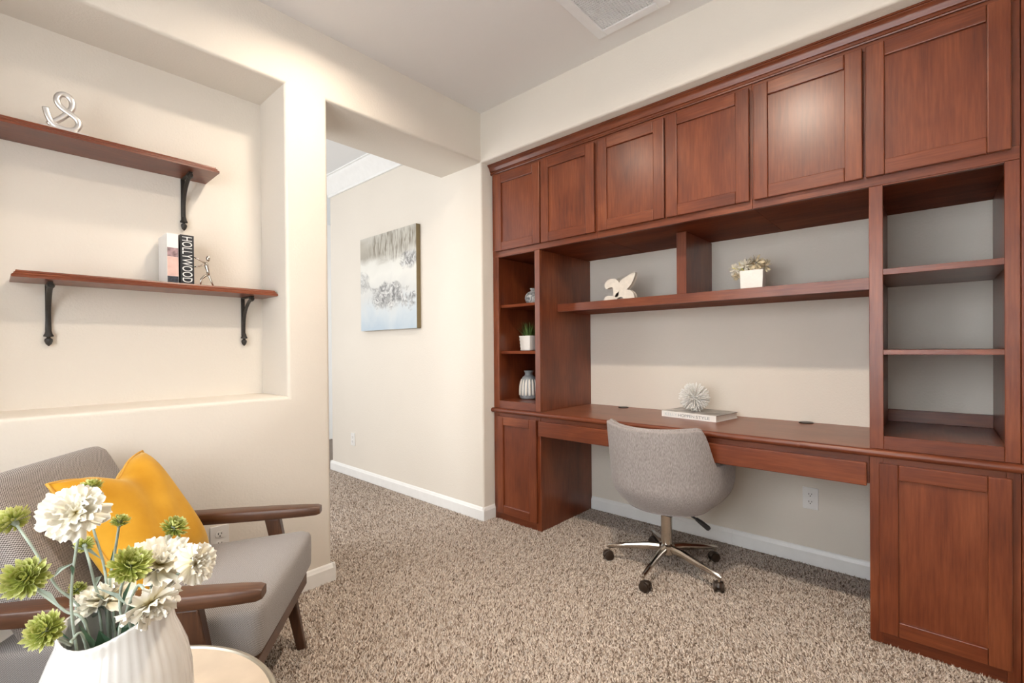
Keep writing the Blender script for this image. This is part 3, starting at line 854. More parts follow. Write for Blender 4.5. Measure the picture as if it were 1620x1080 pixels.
def book(loc, th, dep, hgt, cover, label, group=None, rz=0, cat='book'):
    """upright book, spine facing local -y, thickness along x"""
    t = empty('book', loc, label, cat, group, rz)
    mb = bx(-th / 2, th / 2, 0, .0025, 0, hgt)
    mb.box(-th / 2, -th / 2 + .0025, .0025, dep, 0, hgt); mb.box(th / 2 - .0025, th / 2, .0025, dep, 0, hgt)
    mb.build('cover', cover, t, local=True)
    bx(-th / 2 + .0026, th / 2 - .0026, .0026, dep - .004, .003, hgt - .003).build('pages', M['paper'], t, local=True)
    return t
# books on the lower shelf, spines to the room (local -y points to +x)
RZ = R(90)
b1 = book((-.145, -1.7535, ZL + .0004), .050, .148, .212, M['bookblack'], 'thick black book with tall white capitals on its spine, on the lower niche shelf', rz=RZ)
tm = text_mesh('HOLLYWOOD', .196, .037)
o = link('title_lettering', tm, M['inkwhite'], b1)
o.rotation_euler = Euler((R(90), R(90), 0)); o.location = (-.0185, -.0005, .204)
b2 = book((-.143, -1.806, ZL + .0004), .040, .150, .210, M['bookwhite'], 'pale book with pink and dark cover art, leaning beside the black book', rz=RZ)
# printed artwork on its spine
bx(-.0195, .0195, -.0004, 0, .112, .150).build('printed_art', plain('mauve_print', (0.30, 0.20, 0.21), .5, noise=.5, nscale=60), b2, local=True)
bx(-.0195, .0195, -.0004, 0, .030, .1115).build('printed_art', plain('pink_print', (0.70, 0.46, 0.40), .5, noise=.12, nscale=40), b2, local=True)
bx(-.0195, .0195, -.0004, 0, .001, .0295).build('printed_art', plain('navy_print', (0.03, 0.035, 0.05), .5, noise=.8, nscale=120), b2, local=True)

# chrome pushing figure used as a bookend
t = empty('figurine', (-.165, -1.675, ZL + .0004), 'small chrome figure of a leaning man pushing against the books', 'figurine')
y0 = -1.675; xf = -.165; zf = ZL + .0006
def fp(u, v, dx=0): # crop pixel (10.8 per image pixel) to shelf plane
    return (xf + dx, -1.7255 + (u - 615) * .000246, zf + (1018 - v) * .000243)
mb = MB()
mb.tube([fp(925, 1016), fp(895, 930), fp(860, 835), fp(845, 800)], [.0030, .0038, .0050, .0052], 8)
mb.tube([fp(712, 1016, .006), fp(722, 900, .006), fp(780, 840, .004), fp(842, 800)], [.0028, .0036, .0048, .0050], 8)
mb.tube([fp(845, 815), fp(838, 740), fp(820, 660), fp(812, 600), fp(822, 575)], [.0058, .0062, .0080, .0072, .0035], 10)
mb.tube([fp(815, 605), fp(770, 580), fp(700, 545), fp(618, 508)], [.0040, .0034, .0028, .0022], 8)
mb.tube([fp(810, 620, .006), fp(745, 640, .007), fp(700, 665, .007), fp(620, 690, .006)], [.0040, .0034, .0028, .0022], 8)
mb.tube([fp(700, 1016, .006), fp(690, 1017, .006)], [.003, .002], 8)
body = mb.build('body', M['chrome'], t, smooth='all')
MB().lathe([(.0015, -.0125), (.006, -.009), (.0082, -.002), (.0082, .004), (.006, .010), (.0015, .0125)], 12, fp(843, 508)).build('head', M['chrome'], t, smooth='all')

# mirrored silver ampersand on the upper shelf
xa = -.150
def ap(u, v):   # crop pixel (13.5 per image pixel) onto the plane of the sculpture, metres
    return (-2.1935 + (u - 200) * .0001235, (770 + .243 * (u - 160) - v) * .0001800)
path = [(258, 395), (285, 500), (330, 620), (400, 720), (520, 810), (660, 860), (800, 885), (920, 865), (985, 780), (965, 690), (890, 610), (780, 530), (650, 450), (540, 350), (500, 250), (545, 165), (640, 140), (740, 170), (820, 250), (850, 350), (825, 440), (740, 530), (600, 620), (450, 690), (310, 745)]
P2 = [Vector((xa, *ap(u, v))) for u, v in path]
zs0 = ZU + .0062
P2 = [Vector((p.x, p.y, p.z + zs0 + .001)) for p in P2]
def catmull(P, m=4):
    out = []
    for i in range(len(P) - 1):
        p0, p1, p2, p3 = P[max(i - 1, 0)], P[i], P[i + 1], P[min(i + 2, len(P) - 1)]
        for k in range(m):
            q = k / m
            out.append(0.5 * ((2 * p1) + (-p0 + p2) * q + (2 * p0 - 5 * p1 + 4 * p2 - p3) * q * q + (-p0 + 3 * p1 - 3 * p2 + p3) * q ** 3))
    return out + [P[-1]]
cm = catmull(P2, 4)
# lift one strand slightly where the strokes cross
cm = [p + Vector((.004 * math.sin(math.pi * i / len(cm)), 0, 0)) for i, p in enumerate(cm)]
t = empty('ampersand_sculpture', (xa, -2.14, ZU), 'silver ampersand ornament standing on the upper niche shelf', 'ornament')
MB().tube(cm, .0058, 12, flat=1.75, side=(1, 0, 0)).build('ampersand', M['silver'], t, smooth='all')
bx(xa - .035, xa + .03, -2.205, -2.072, ZU + .0004, ZU + .0060).build('base_plate', M['silver'], t, bevel=.001, bseg=1)

# ------------------------------------------------------------------ ornaments in the cabinets
# fleur-de-lis lying tipped on the display shelf
fz = 1.4535; fy = .275
def fpt(u, v): return (.728 + (u - 160) * .000812, (480 - v) * .000655)   # crop px (5.226 per image px)
t = empty('fleur_de_lis', (.82, fy, fz), 'cream ceramic fleur-de-lis ornament tipped over on the display shelf', 'ornament')
def puffed(poly, th, name):
    """pillowed extrusion of an outline in the x-z plane"""
    P = [Vector((a, 0, b_)) for a, b_ in [fpt(u, v) for u, v in poly]]
    cl = catmull(P + [P[0]], 3)[:-1]
    cen = sum(cl, Vector()) / len(cl); n_ = len(cl); mb = MB(); vs = []
    lev = [(0.0, 0.96), (0.5, 1.0), (0.85, .93), (1.0, .80)]
    rings = [(-y_, s_) for y_, s_ in reversed(lev)] + lev
    for y_, s_ in rings:
        for i, p in enumerate(cl):
            # inset along the outline normal
            tn = (cl[(i + 1) % n_] - cl[i - 1]).normalized(); nn = Vector((tn.z, 0, -tn.x))
            q = p - nn * ((1 - s_) * .02) * sgn
            vs.append((q.x, fy + y_ * th / 2, q.z + fz + .0012))
    fs = []
    for r_ in range(len(rings) - 1):
        for i in range(n_):
            j = (i + 1) % n_; fs.append((r_ * n_ + i, r_ * n_ + j, (r_ + 1) * n_ + j, (r_ + 1) * n_ + i))
    fs.append(tuple(range(n_ - 1, -1, -1))); fs.append(tuple((len(rings) - 1) * n_ + i for i in range(n_)))
    mb.add(vs, fs).build(name, M['bisque'], t, smooth=True, angle=50)
sgn = 1
puffed([(262, 395), (268, 340), (300, 298), (350, 268), (402, 236), (392, 290), (368, 345), (330, 385), (290, 402)], .034, 'centre_petal')
puffed([(232, 440), (232, 395), (222, 352), (198, 348), (166, 358), (157, 325), (175, 293), (215, 280), (255, 295), (275, 335), (270, 395), (262, 440)], .036, 'side_petal')
puffed([(238, 455), (262, 415), (310, 394), (355, 398), (386, 425), (392, 476), (322, 478), (310, 452), (282, 446), (256, 460), (244, 478), (206, 479), (214, 460)], .036, 'side_petal')
puffed([(160, 444), (188, 438), (216, 444), (238, 440), (236, 468), (205, 468), (186, 478), (160, 474)], .044, 'band')

# white square pot of dried flowers
px0, px1, pz = 1.518, 1.612, 1.4535
pc = ((px0 + px1) / 2, .290)
t = empty('flower_pot', (pc[0], pc[1], pz), 'white square pot of dried cream flowers on the display shelf', 'flower pot', rz=R(6))
hw = .053
vs = []; 
for z_, s_ in ((.0005, .93), (.004, .95), (.092, 1.0), (.095, .985), (.095, .90), (.077, .88)):
    for a, b_ in ((-1, -1), (1, -1), (1, 1), (-1, 1)): vs.append((a * hw * s_, b_ * hw * s_, z_))
fs = [(3, 2, 1, 0)] + [(4 * i + k, 4 * i + (k + 1) % 4, 4 * i + 4 + (k + 1) % 4, 4 * i + 4 + k) for i in range(5) for k in range(4)] + [(20, 21, 22, 23)]
MB().add(vs, fs).build('pot', M['pot'], t, bevel=.003, bseg=2, local=True)
def pompom(parent, c, r, n, mat, name, wid=.22, seed=0, axis=None, up_only=False):
    rr = random.Random(seed); mb = MB()
    for i in range(n):
        while True:
            d = Vector((rr.gauss(0, 1), rr.gauss(0, 1), rr.gauss(0, 1))).normalized()
            if axis is None or d.dot(axis) > -.25: break
        s_ = d.orthogonal().normalized(); s_.rotate(Matrix.Rotation(rr.uniform(0, 6.28), 3, d)); L_ = r * rr.uniform(.8, 1.08); w_ = r * wid * rr.uniform(.7, 1.2)
        nn = d.cross(s_); cv = nn * (r * rr.uniform(-.15, .25))
        b0 = Vector(c) + d * (r * .15); m0 = Vector(c) + d * (L_ * .65) + cv * .4; e0 = Vector(c) + d * L_ + cv
        mb.add([b0, m0 - s_ * w_ * .8, e0 - s_ * w_ * .35, e0 + s_ * w_ * .35, m0 + s_ * w_ * .8, m0 - nn * w_ * .25], [(0, 1, 5), (1, 2, 5), (2, 3, 5), (3, 4, 5), (4, 0, 5)])
    o_ = mb.build(name, mat, parent, local=True); tag(o_, kind='stuff'); return o_
for i, (c_, r_, mk) in enumerate([((.012, -.012, .128), .042, 'dried'), ((-.030, -.02, .118), .036, 'driedwhite'), ((.045, .005, .112), .030, 'dried'), ((-.066, -.02, .100), .032, 'driedwhite'), ((-.020, .02, .125), .034, 'driedwhite'), ((-.060, -.03, .065), .022, 'dried')]):
    c_ = (c_[0] * 1.15, c_[1], c_[2] + .006); pompom(t, c_, r_ * 1.12, 46, M[mk], 'dried_flower', .20, 30 + i)
MB().tube([(-.02, -.02, .08), (-.05, -.02, .11), (-.062, -.02, .145)], [.0016, .004, .001], 6).build('leaf', M['driedyellow'], t, smooth=True, local=True)
MB().tube([(-.02, -.02, .09), (-.035, -.025, .14), (-.028, -.025, .168)], [.0016, .003, .001], 6).build('leaf', M['driedwhite'], t, smooth=True, local=True)
MB().tube([(-.03, -.02, .08), (-.07, -.03, .11), (-.095, -.03, .118)], [.0016, .004, .001], 6).build('leaf', M['driedyellow'], t, smooth=True, local=True)

# small marbled vase
t = empty('small_vase', (.192, .2, 1.4615), 'small round grey marbled vase on the top bookcase shelf', 'vase')
MB().lathe([(.026, 0), (.036, .004), (.052, .026), (.058, .048), (.054, .070), (.040, .088), (.020, .097), (.0155, .103), (.021, .113), (.023, .116), (.018, .116), (.013, .104), (.013, .09)], 32).build('vase_body', M['marble'], t, smooth='all', local=True)

# grass in a dimpled white pot
t = empty('potted_grass', (.150, .2, 1.1475), 'short green grass in a dimpled white pot in the bookcase', 'potted plant')
def dimple(r_, z_, q, i):
    k = round(z_ / .013); f = max(abs(math.cos(q)), abs(math.sin(q))) ** .72
    return (r_ / f) * (1 - (.045 * (1 + math.cos(12 * q + math.pi * (k % 2))) / 2 if .008 < z_ < .095 else 0)), z_
MB().lathe([(.040, 0), (.046, .003)] + [(.047 + .006 * k / 8, .0065 + .0115 * k) for k in range(9)] + [(.053, .104), (.048, .104), (.046, .088)], 72, fn=dimple).build('pot', M['pot'], t, smooth=True, local=True, angle=60)
mb = MB(); rr = random.Random(4)
for i in range(150):
    a = rr.uniform(0, 6.28); r0 = .036 * math.sqrt(rr.random()); l_ = rr.uniform(.06, .125); ln = rr.uniform(.1, .75) * (r0 / .036 + .25)
    b0 = Vector((r0 * math.cos(a), r0 * math.sin(a), .088)); d = Vector((math.cos(a) * ln, math.sin(a) * ln, 1)).normalized()
    s_ = Vector((-math.sin(a), math.cos(a), 0)) * .0019
    m0 = b0 + d * l_ * .55; e0 = b0 + d * l_ + Vector((math.cos(a), math.sin(a), -.6)) * l_ * .16 * ln
    mb.add([b0 - s_, b0 + s_, m0 + s_ * .9, m0 - s_ * .9, e0], [(0, 1, 2, 3), (3, 2, 4)])
tag(mb.build('grass_blades', M['grass'], t, local=True), kind='stuff')

# ribbed grey and cream vase
t = empty('ribbed_vase', (.146, .2, .8115), 'grey bottle vase with raised cream ribs at the bottom of the bookcase', 'vase')
MB().lathe([(.050, 0), (.058, .003), (.064, .012), (.066, .040), (.063, .090), (.056, .130), (.044, .152), (.030, .163), (.026, .170), (.027, .182), (.034, .194), (.034, .197), (.028, .197), (.022, .180), (.022, .165)], 40).build('vase_body', M['gray_glaze'], t, smooth='all', local=True)
for k in range(16):
    q = 2 * math.pi * k / 16; pts = []; 
    for z_, r_ in ((.026, .0655), (.030, .0665), (.06, .0658), (.09, .0638), (.118, .0590), (.134, .0540), (.140, .0515)):
        pts.append((r_ * math.cos(q), r_ * math.sin(q), z_))
    MB().tube(pts, [.002, .0085, .0088, .0082, .0072, .0045, .0012], 8, flat=.45, side=(-math.sin(q), math.cos(q), 0)).build('rib', M['cream_rib'], t, smooth='all', local=True)

# coffee-table book with spiky ball on the desk
bk = empty('desk_book', (1.060, .322, ZT + .0004), 'white hardcover book lying flat on the desk under the spiky ball', 'book', rz=R(-9.0))
BL, BD, BT = .330, .245, .034
mb = bx(0, BL, 0, .003, 0, BT); mb.box(0, BL, .003, BD, 0, .003)
mb.build('cover', M['bookwhite'], bk, local=True)
bx(0, BL, .0031, BD, BT - .003, BT).build('top_cover', plain('grey_photo_cover', (0.36, 0.34, 0.32), .35, noise=.6, nscale=16), bk, local=True)
bx(.003, BL - .004, .0031, BD - .004, .0031, BT - .0031).build('pages', M['paper'], bk, local=True)
for txt, xx, w_, mk in (('KELLY', .022, .078, 'inkpale'), ('HOPPEN', .107, .098, 'ink'), ('STYLE', .214, .080, 'ink')):
    tm = text_mesh(txt, w_, .0155)
    o = link('title_lettering', tm, M[mk], bk); o.rotation_euler = (R(90), 0, 0); o.location = (xx, -.0002, .0085)
bc = Vector((1.228, .385, ZT + BT + .0004)); RB = .088
t = empty('spiky_ball', bc, 'white ball of radiating spikes sitting on the desk book', 'ornament')
mb = MB(); n_ = 300; ga = math.pi * (3 - math.sqrt(5)); rr = random.Random(2)
for i in range(n_):
    z_ = 1 - 2 * (i + .5) / n_; r_ = math.sqrt(1 - z_ * z_); a = ga * i
    d = (Vector((r_ * math.cos(a), r_ * math.sin(a), z_)) + Vector((rr.gauss(0, .05), rr.gauss(0, .05), rr.gauss(0, .05)))).normalized()
    L_ = RB * rr.uniform(.90, 1.0)
    if d.z < -.93: L_ = min(L_, RB * .92)
    c0 = Vector((0, 0, RB * .93))
    mb.tube([c0 + d * .025, c0 + d * (L_ * .7), c0 + d * L_], [.0016, .0042, .0026], 6)
tag(mb.build('spikes', M['urchin'], t, smooth=True, local=True), kind='stuff')
MB().lathe([(.003, -.029), (.018, -.024), (.029, 0), (.018, .024), (.003, .029)], 14, (0, 0, RB * .93)).build('core', M['urchin'], t, smooth='all', local=True)

# ------------------------------------------------------------------ office chair
oc = empty('office_chair', (1.205, .05, 0), 'grey upholstered swivel chair with chrome star base at the desk', 'chair', rz=R(-2))
RX, RY, LF = .292, .262, .16
ZB, ZK, ZA = .345, .772, .592
NU = 64
def rim(s_):     # s_ in 0..1 along the U, returns xy unit outline and rim height
    arc = math.pi; tot = arc * RX + 2 * LF; l_ = s_ * tot
    if l_ < LF: xy = (-RX, LF - l_); ang = math.pi / 2 + (LF - l_) / RX
    elif l_ > tot - LF: xy = (RX, l_ - (tot - LF)); ang = math.pi / 2 + (l_ - tot + LF) / RX
    else:
        a = (l_ - LF) / RX - math.pi / 2; xy = (RX * math.sin(a), -RY * math.cos(a)); ang = abs(a)
    d_ = math.degrees(ang)
    u = min(1, max(0, (d_ - 56) / 22)); u = u * u * (3 - 2 * u)
    h = ZK * (1 - u) + ZA * u + .010 * math.cos(R(min(d_, 52)) * 2 + math.pi) * (1 - u)
    if d_ > 82: h -= .030 * min(1, (d_ - 82) / 55) ** 2
    return xy, h, u
def shell_pt(u, v):
    (x, y), h, w = rim(u)
    z = ZB + (h - ZB) * v
    t0 = (z - ZB) / .15
    s_ = 1 - .30 * max(0, 1 - t0) ** 2.4
    fl = 1 + .045 * max(0, (z - .50) / .27)
    yy = y if y < 0 else y * (.55 + .45 * min(1, max(0, t0)))
    return (x * s_ * fl, yy * s_ * fl - .018 * max(0, (z - .5) / .27) * (1 if y < 0 else 0), z)
mb = MB().grid(shell_pt, NU + 1, 20)
sh = mb.build('shell', M['heather'], oc, smooth='all', local=True, solid=.048)
mm = sh.modifiers.new('round', 'BEVEL'); mm.width = .018; mm.segments = 4; mm.limit_method = 'ANGLE'; mm.angle_limit = R(50)
# rolled welt along the rim
pts = [Vector(shell_pt(k / 80, 1.0)) for k in range(81)]
pts = [p + Vector((-p.x * .085, -p.y * .085 if p.y < 0 else 0, .002)) for p in pts]
MB().tube(pts, .010, 8).build('welt', M['heather'], oc, smooth='all', local=True)
# underside
bot = [shell_pt(k / NU, 0) for k in range(NU + 1)]
und = [(x, y, ZB + .001) for x, y, z in bot]
mb = MB().prism([(x, y) for x, y, z in und], 'z', ZB - .006, ZB + .02); mb.build('underside', M['heather'], oc, smooth=True, local=True, bevel=.004)
bm_ = rounded_cushion(.41, .42, .085, .035, .02)
me = bpy.data.meshes.new('seat_cushion'); bm_.to_mesh(me); bm_.free(); me.shade_smooth()
o = link('seat_cushion', me, M['heather'], oc); o.location = (0, .03, .455)
# mechanism, column, star base
bx(-.07, .07, -.09, .09, .305, .338).build('tilt_mechanism', M['black'], oc, bevel=.008, local=True)
MB().lathe([(.0285, .125), (.0285, .30), (.024, .305)], 24).build('gas_column', M['chrome'], oc, smooth=True, local=True)
MB().lathe([(.030, .078), (.040, .086), (.043, .105), (.040, .128), (.031, .137)], 24).build('hub', M['chrome'], oc, smooth=True, local=True)
lv = MB().tube([(.06, .0, .318), (.13, -.005, .312), (.165, -.008, .300)], [.006, .006, .006], 8); lv.build('lever', M['black'], oc, smooth=True, local=True)
MB().tube([(.160, -.008, .303), (.185, -.010, .292), (.222, -.013, .272), (.228, -.0135, .268)], [.009, .012, .013, .008], 10).build('lever_grip', M['black'], oc, smooth=True, local=True)
for k in range(5):
    a = R(203 + 72 * k); ca, sa = math.cos(a), math.sin(a)
    lg = MB().tube([(.025 * ca, .025 * sa, .112), (.09 * ca, .09 * sa, .110), (.20 * ca, .20 * sa, .094), (.300 * ca, .300 * sa, .078), (.312 * ca, .312 * sa, .075)], [.022, .021, .016, .012, .006], 10, flat=.8, side=(0, 0, 1)).build('base_leg', M['chrome'], oc, smooth=True, local=True)
    cx_, cy_ = .298 * ca, .298 * sa
    MB().lathe([(.006, .048), (.006, .075)], 10, (cx_, cy_, 0)).build('caster_stem', M['chrome'], lg, smooth=True, local=True)
    w_ = a + R(35 + 47 * k)
    off = Vector((math.cos(w_), math.sin(w_), 0)); ax = Vector((-off.y, off.x, 0))
    cc = Vector((cx_, cy_, .027)) + off * .008
    for s_ in (-1, 1):
        MB().tube([cc + ax * (s_ * .004), cc + ax * (s_ * .006), cc + ax * (s_ * .020), cc + ax * (s_ * .023)], [.021, .0245, .0245, .018], 16).build('wheel', M['brown_plastic'], lg, smooth=True, local=True)
    pts = [cc + Vector((0, 0, .0)) + (off * math.cos(q) + Vector((0, 0, 1)) * math.sin(q)) * .0255 for q in [R(10 + 16 * j) for j in range(11)]]
    MB().tube(pts, .011, 8, flat=.35, side=ax).build('hood', M['brown_plastic'], lg, smooth=True, local=True)

# ------------------------------------------------------------------ armchair (local: y forward, x to the sitter's right)
ARM = (.473, -1.967, 0)
ac = empty('armchair', ARM, 'mid-century armchair with walnut arms and grey woven cushions in front of the niche', 'armchair', rz=R(-38.5))
def put(bm__, name, mat, parent, loc, rot=(0, 0, 0)):
    me = bpy.data.meshes.new(name); bm__.to_mesh(me); bm__.free(); me.shade_smooth(); box_uv(me)
    o = link(name, me, mat, parent); o.location = loc; o.rotation_euler = rot; return o
# seat cushion: slopes down to the back, thick rounded front
bm_ = rounded_cushion(.565, .66, .150, .028, .020, .010, 20)
for v in bm_.verts:
    # front edge leans forward towards the top
    v.co.y += .008 * (v.co.z / .075) * max(0, v.co.y / .33)
put(bm_, 'seat_cushion', M['tweed_seat'], ac, (-.015, .032, .372), (R(5.5), 0, 0))
bm_ = rounded_cushion(.505, .50, .130, .045, .022, .0, 16)
put(bm_, 'back_cushion', M['tweed'], ac, (.010, -.245, .605), (R(118), 0, 0))
# cushion piping seams
# arms: tapered paddles
def arm(sx):
    st = [(-.40, .020, .017), (-.33, .026, .020), (-.15, .033, .022), (.05, .036, .022), (.20, .033, .021), (.33, .027, .019), (.375, .024, .017), (.388, .019, .013)]
    mb = MB(); vs = []; seg = 16
    for (y, w_, h_) in st:
        for k in range(seg):
            q = 2 * math.pi * k / seg; c_, s_ = math.cos(q), math.sin(q)
            e = .35
            vs.append((sx * .316 + w_ * math.copysign(abs(c_) ** e, c_), y, .536 + .010 * (y + .1) + h_ * math.copysign(abs(s_) ** e, s_)))
    n_ = len(st)
    fs = [(i * seg + k, i * seg + (k + 1) % seg, (i + 1) * seg + (k + 1) % seg, (i + 1) * seg + k) for i in range(n_ - 1) for k in range(seg)]
    fs += [tuple(range(seg - 1, -1, -1)), tuple((n_ - 1) * seg + k for k in range(seg))]
    return mb.add(vs, fs).build('armrest', M['walnut'], ac, smooth=True, local=True, angle=40)
for sx in (-1, 1):
    arm(sx)
    # front leg runs from the arm to the floor, kicked forward at the foot
    def leg(y0, y1, z1, r0, r1, nm):
        vs = []; 
        for z_, y_, a, b_ in ((.0005, y0, .013, .016), (.25, y0 + (y1 - y0) * .48, .016, .022), (z1, y1, .017, .027)):
            vs += [(sx * .318 + i * a, y_ + j * b_, z_) for i, j in ((-1, -1), (1, -1), (1, 1), (-1, 1))]
        fs = [(3, 2, 1, 0)] + [(4 * i + k, 4 * i + (k + 1) % 4, 4 * i + 4 + (k + 1) % 4, 4 * i + 4 + k) for i in range(2) for k in range(4)] + [(8, 9, 10, 11)]
        MB().add(vs, fs).build(nm, M['walnut_z'], ac, local=True, bevel=.005, bseg=2)
    leg(.312, .212, .5185, 0, 0, 'leg')
    leg(-.44, -.30, .5135, 0, 0, 'leg')
    bx(sx * .318 - .0165, sx * .318 + .0165, -.36, .27, .235, .285).build('side_rail', M['walnut'], ac, bevel=.004, local=True)
bx(-.3, .3, .315, .338, .262, .306).build('front_rail', M['walnut'], ac, bevel=.004, local=True)
bx(-.3, .3, -.35, -.327, .225, .275).build('back_rail', M['walnut'], ac, bevel=.004, local=True)
for sx in (-1, 1):
    MB().tube([(sx * .2, -.25, .24), (sx * .2, -.40, .62)], [.014, .012], 8).build('back_post', M['walnut_z'], ac, smooth=True, local=True)
bx(-.3, .3, -.43, -.405, .49, .535).build('top_rail', M['walnut'], ac, bevel=.004, local=True)

# mustard pillow leaning in the armchair
pc = Vector(ARM) + Vector((.78 * -.005 + .62 * -.075, -.62 * -.005 + .78 * -.075, .640))
pl = empty('throw_pillow', pc, 'mustard yellow velvet pillow with piped edge leaning in the armchair', 'pillow')
pl.rotation_euler = Euler((R(121), R(0), R(-38.5)), 'XYZ')
A_ = .206
def pillow_pt(u, v, sgn_):
    a = 2 * u - 1; b_ = 2 * v - 1
    x = A_ * a * (1 - .060 * (1 - b_ * b_)); y = A_ * b_ * (1 - .060 * (1 - a * a))
    # chopped top edge
    y -= .050 * math.exp(-((a + .02) / .42) ** 2) * max(0, b_) ** 2
    th = .074 * ((1 - a ** 4) * (1 - b_ ** 4)) ** .55
    th *= 1 - .25 * math.exp(-((a) / .3) ** 2) * max(0, b_)
    w_ = .003 * math.sin(9 * a + 4 * b_) * (1 - a * a) * (1 - b_ * b_)
    return (x, y, sgn_ * th + w_)
mb = MB().grid(lambda u, v: pillow_pt(u, v, 1), 33, 33); mb.grid(lambda u, v: pillow_pt(u, v, -1), 33, 33)
mb.build('pillow_body', M['velvet'], pl, smooth='all', local=True, weld=True)
ed = [pillow_pt(k / 24, 0, 1) for k in range(24)] + [pillow_pt(1, k / 24, 1) for k in range(24)] + [pillow_pt(1 - k / 24, 1, 1) for k in range(24)] + [pillow_pt(0, 1 - k / 24, 1) for k in range(25)]
MB().tube(ed, .0042, 6).build('piping', M['velvet_piping'], pl, smooth='all', local=True)

# ------------------------------------------------------------------ side table
TC = (1.209, -2.238); TZ = .50
t = empty('side_table', (TC[0], TC[1], 0), 'round side table with cream stone top and pewter rim beside the armchair', 'side table')
MB().lathe([(.283, TZ - .020), (.283, TZ - .0035)], 96, (TC[0], TC[1], 0)).build('table_top', M['stone'], t, smooth=True)
prof = [(.2835, TZ - .026), (.2915, TZ - .026), (.2955, TZ - .020), (.2955, TZ - .006), (.2915, TZ - .0005), (.2865, TZ - .0005), (.2835, TZ - .004)]
mb = MB().lathe(prof, 96, (TC[0], TC[1], 0)); mb.f = mb.f[:-2]
k_ = 96
mb.f += [(6 * k_ + i, 6 * k_ + (i + 1) % k_, (i + 1) % k_, i) for i in range(k_)]
mb.build('rim', M['pewter'], t, smooth=True)
for k in range(3):
    a = R(80 + 120 * k); ca, sa = math.cos(a), math.sin(a)
    MB().tube([(TC[0] + .20 * ca, TC[1] + .20 * sa, .0006), (TC[0] + .17 * ca, TC[1] + .17 * sa, .26), (TC[0] + .20 * ca, TC[1] + .20 * sa, TZ - .0205)], [.009, .009, .009], 10).build('leg', M['pewter'], t, smooth=True)
MB().tube([(TC[0] + .174 * math.cos(R(q)), TC[1] + .174 * math.sin(R(q)), .22) for q in range(0, 361, 10)], .006, 8, cap=False).build('stretcher_ring', M['pewter'], t, smooth=True)

# ------------------------------------------------------------------ vase and flowers
VC = Vector((1.336, -2.205, TZ)); 
va_ = empty('vase', VC, 'white fluted vase with wavy rim full of flowers on the side table', 'vase')
HV = .262
_right = Vector((.741, .671, 0)); 
def flute(r_, z_, q, i):
    amp = max(0, (z_ - .16) / (HV - .16)) if z_ > .16 else 0
    d = Vector((math.cos(q), math.sin(q), 0)).dot(_right)
    dq = q - math.atan2(_right.y, _right.x)
    wave = amp * amp * (.010 * math.cos(2 * dq) + .006 * d)
    rr_ = r_ * (1 + .006 * math.cos(44 * q) * min(1, z_ / .03))
    rr_ *= 1 + amp * .05 * math.cos(2 * dq)
    return rr_, z_ + wave
prof = [(.048, .0006), (.054, .004), (.066, .024), (.082, .058), (.0915, .095), (.0945, .130), (.0925, .165), (.0865, .198), (.0775, .222), (.0700, .240), (.0675, .252), (.0680, HV - .001), (.0660, HV + .0015), (.0640, HV - .002), (.0625, .245), (.067, .220), (.078, .19), (.084, .14), (.080, .095), (.06, .03), (.04, .012)]
MB().lathe(prof, 176, fn=flute).build('vase_body', M['ceramic'], va_, smooth='all', local=True)

def petal_mesh(seed, L_, w_, ruffle, cup):
    rr_ = random.Random(seed); ph = rr_.uniform(0, 6.28); nu, nv = 13, 9; mb = MB()
    notch = [rr_.uniform(-.06, .06) for _ in range(nu)]
    def f(u, v):
        a = 2 * u - 1
        wid = w_ * (.16 + .84 * math.sin(min(1, v * 1.05) * math.pi * .5) ** 1.1)
        y = L_ * v * (1 - .10 * a * a) + (L_ * notch[round(u * (nu - 1))] if v > .99 else 0)
        z = cup * L_ * v * v + ruffle * v * v * math.sin(7.5 * a + ph) + .10 * w_ * a * a * (1 - v)
        return (wid * a, y, z)
    mb.grid(f, nu, nv)
    me = bpy.data.meshes.new('petal'); me.from_pydata(mb.v, [], mb.f); me.update(); me.shade_smooth()
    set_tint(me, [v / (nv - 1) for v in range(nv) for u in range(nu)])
    me.materials.append(M['petal']); return me
PETALS = [petal_mesh(100 + i, 1.0, .40, .11, (-.18, .05, .25, -.02)[i % 4]) for i in range(8)]

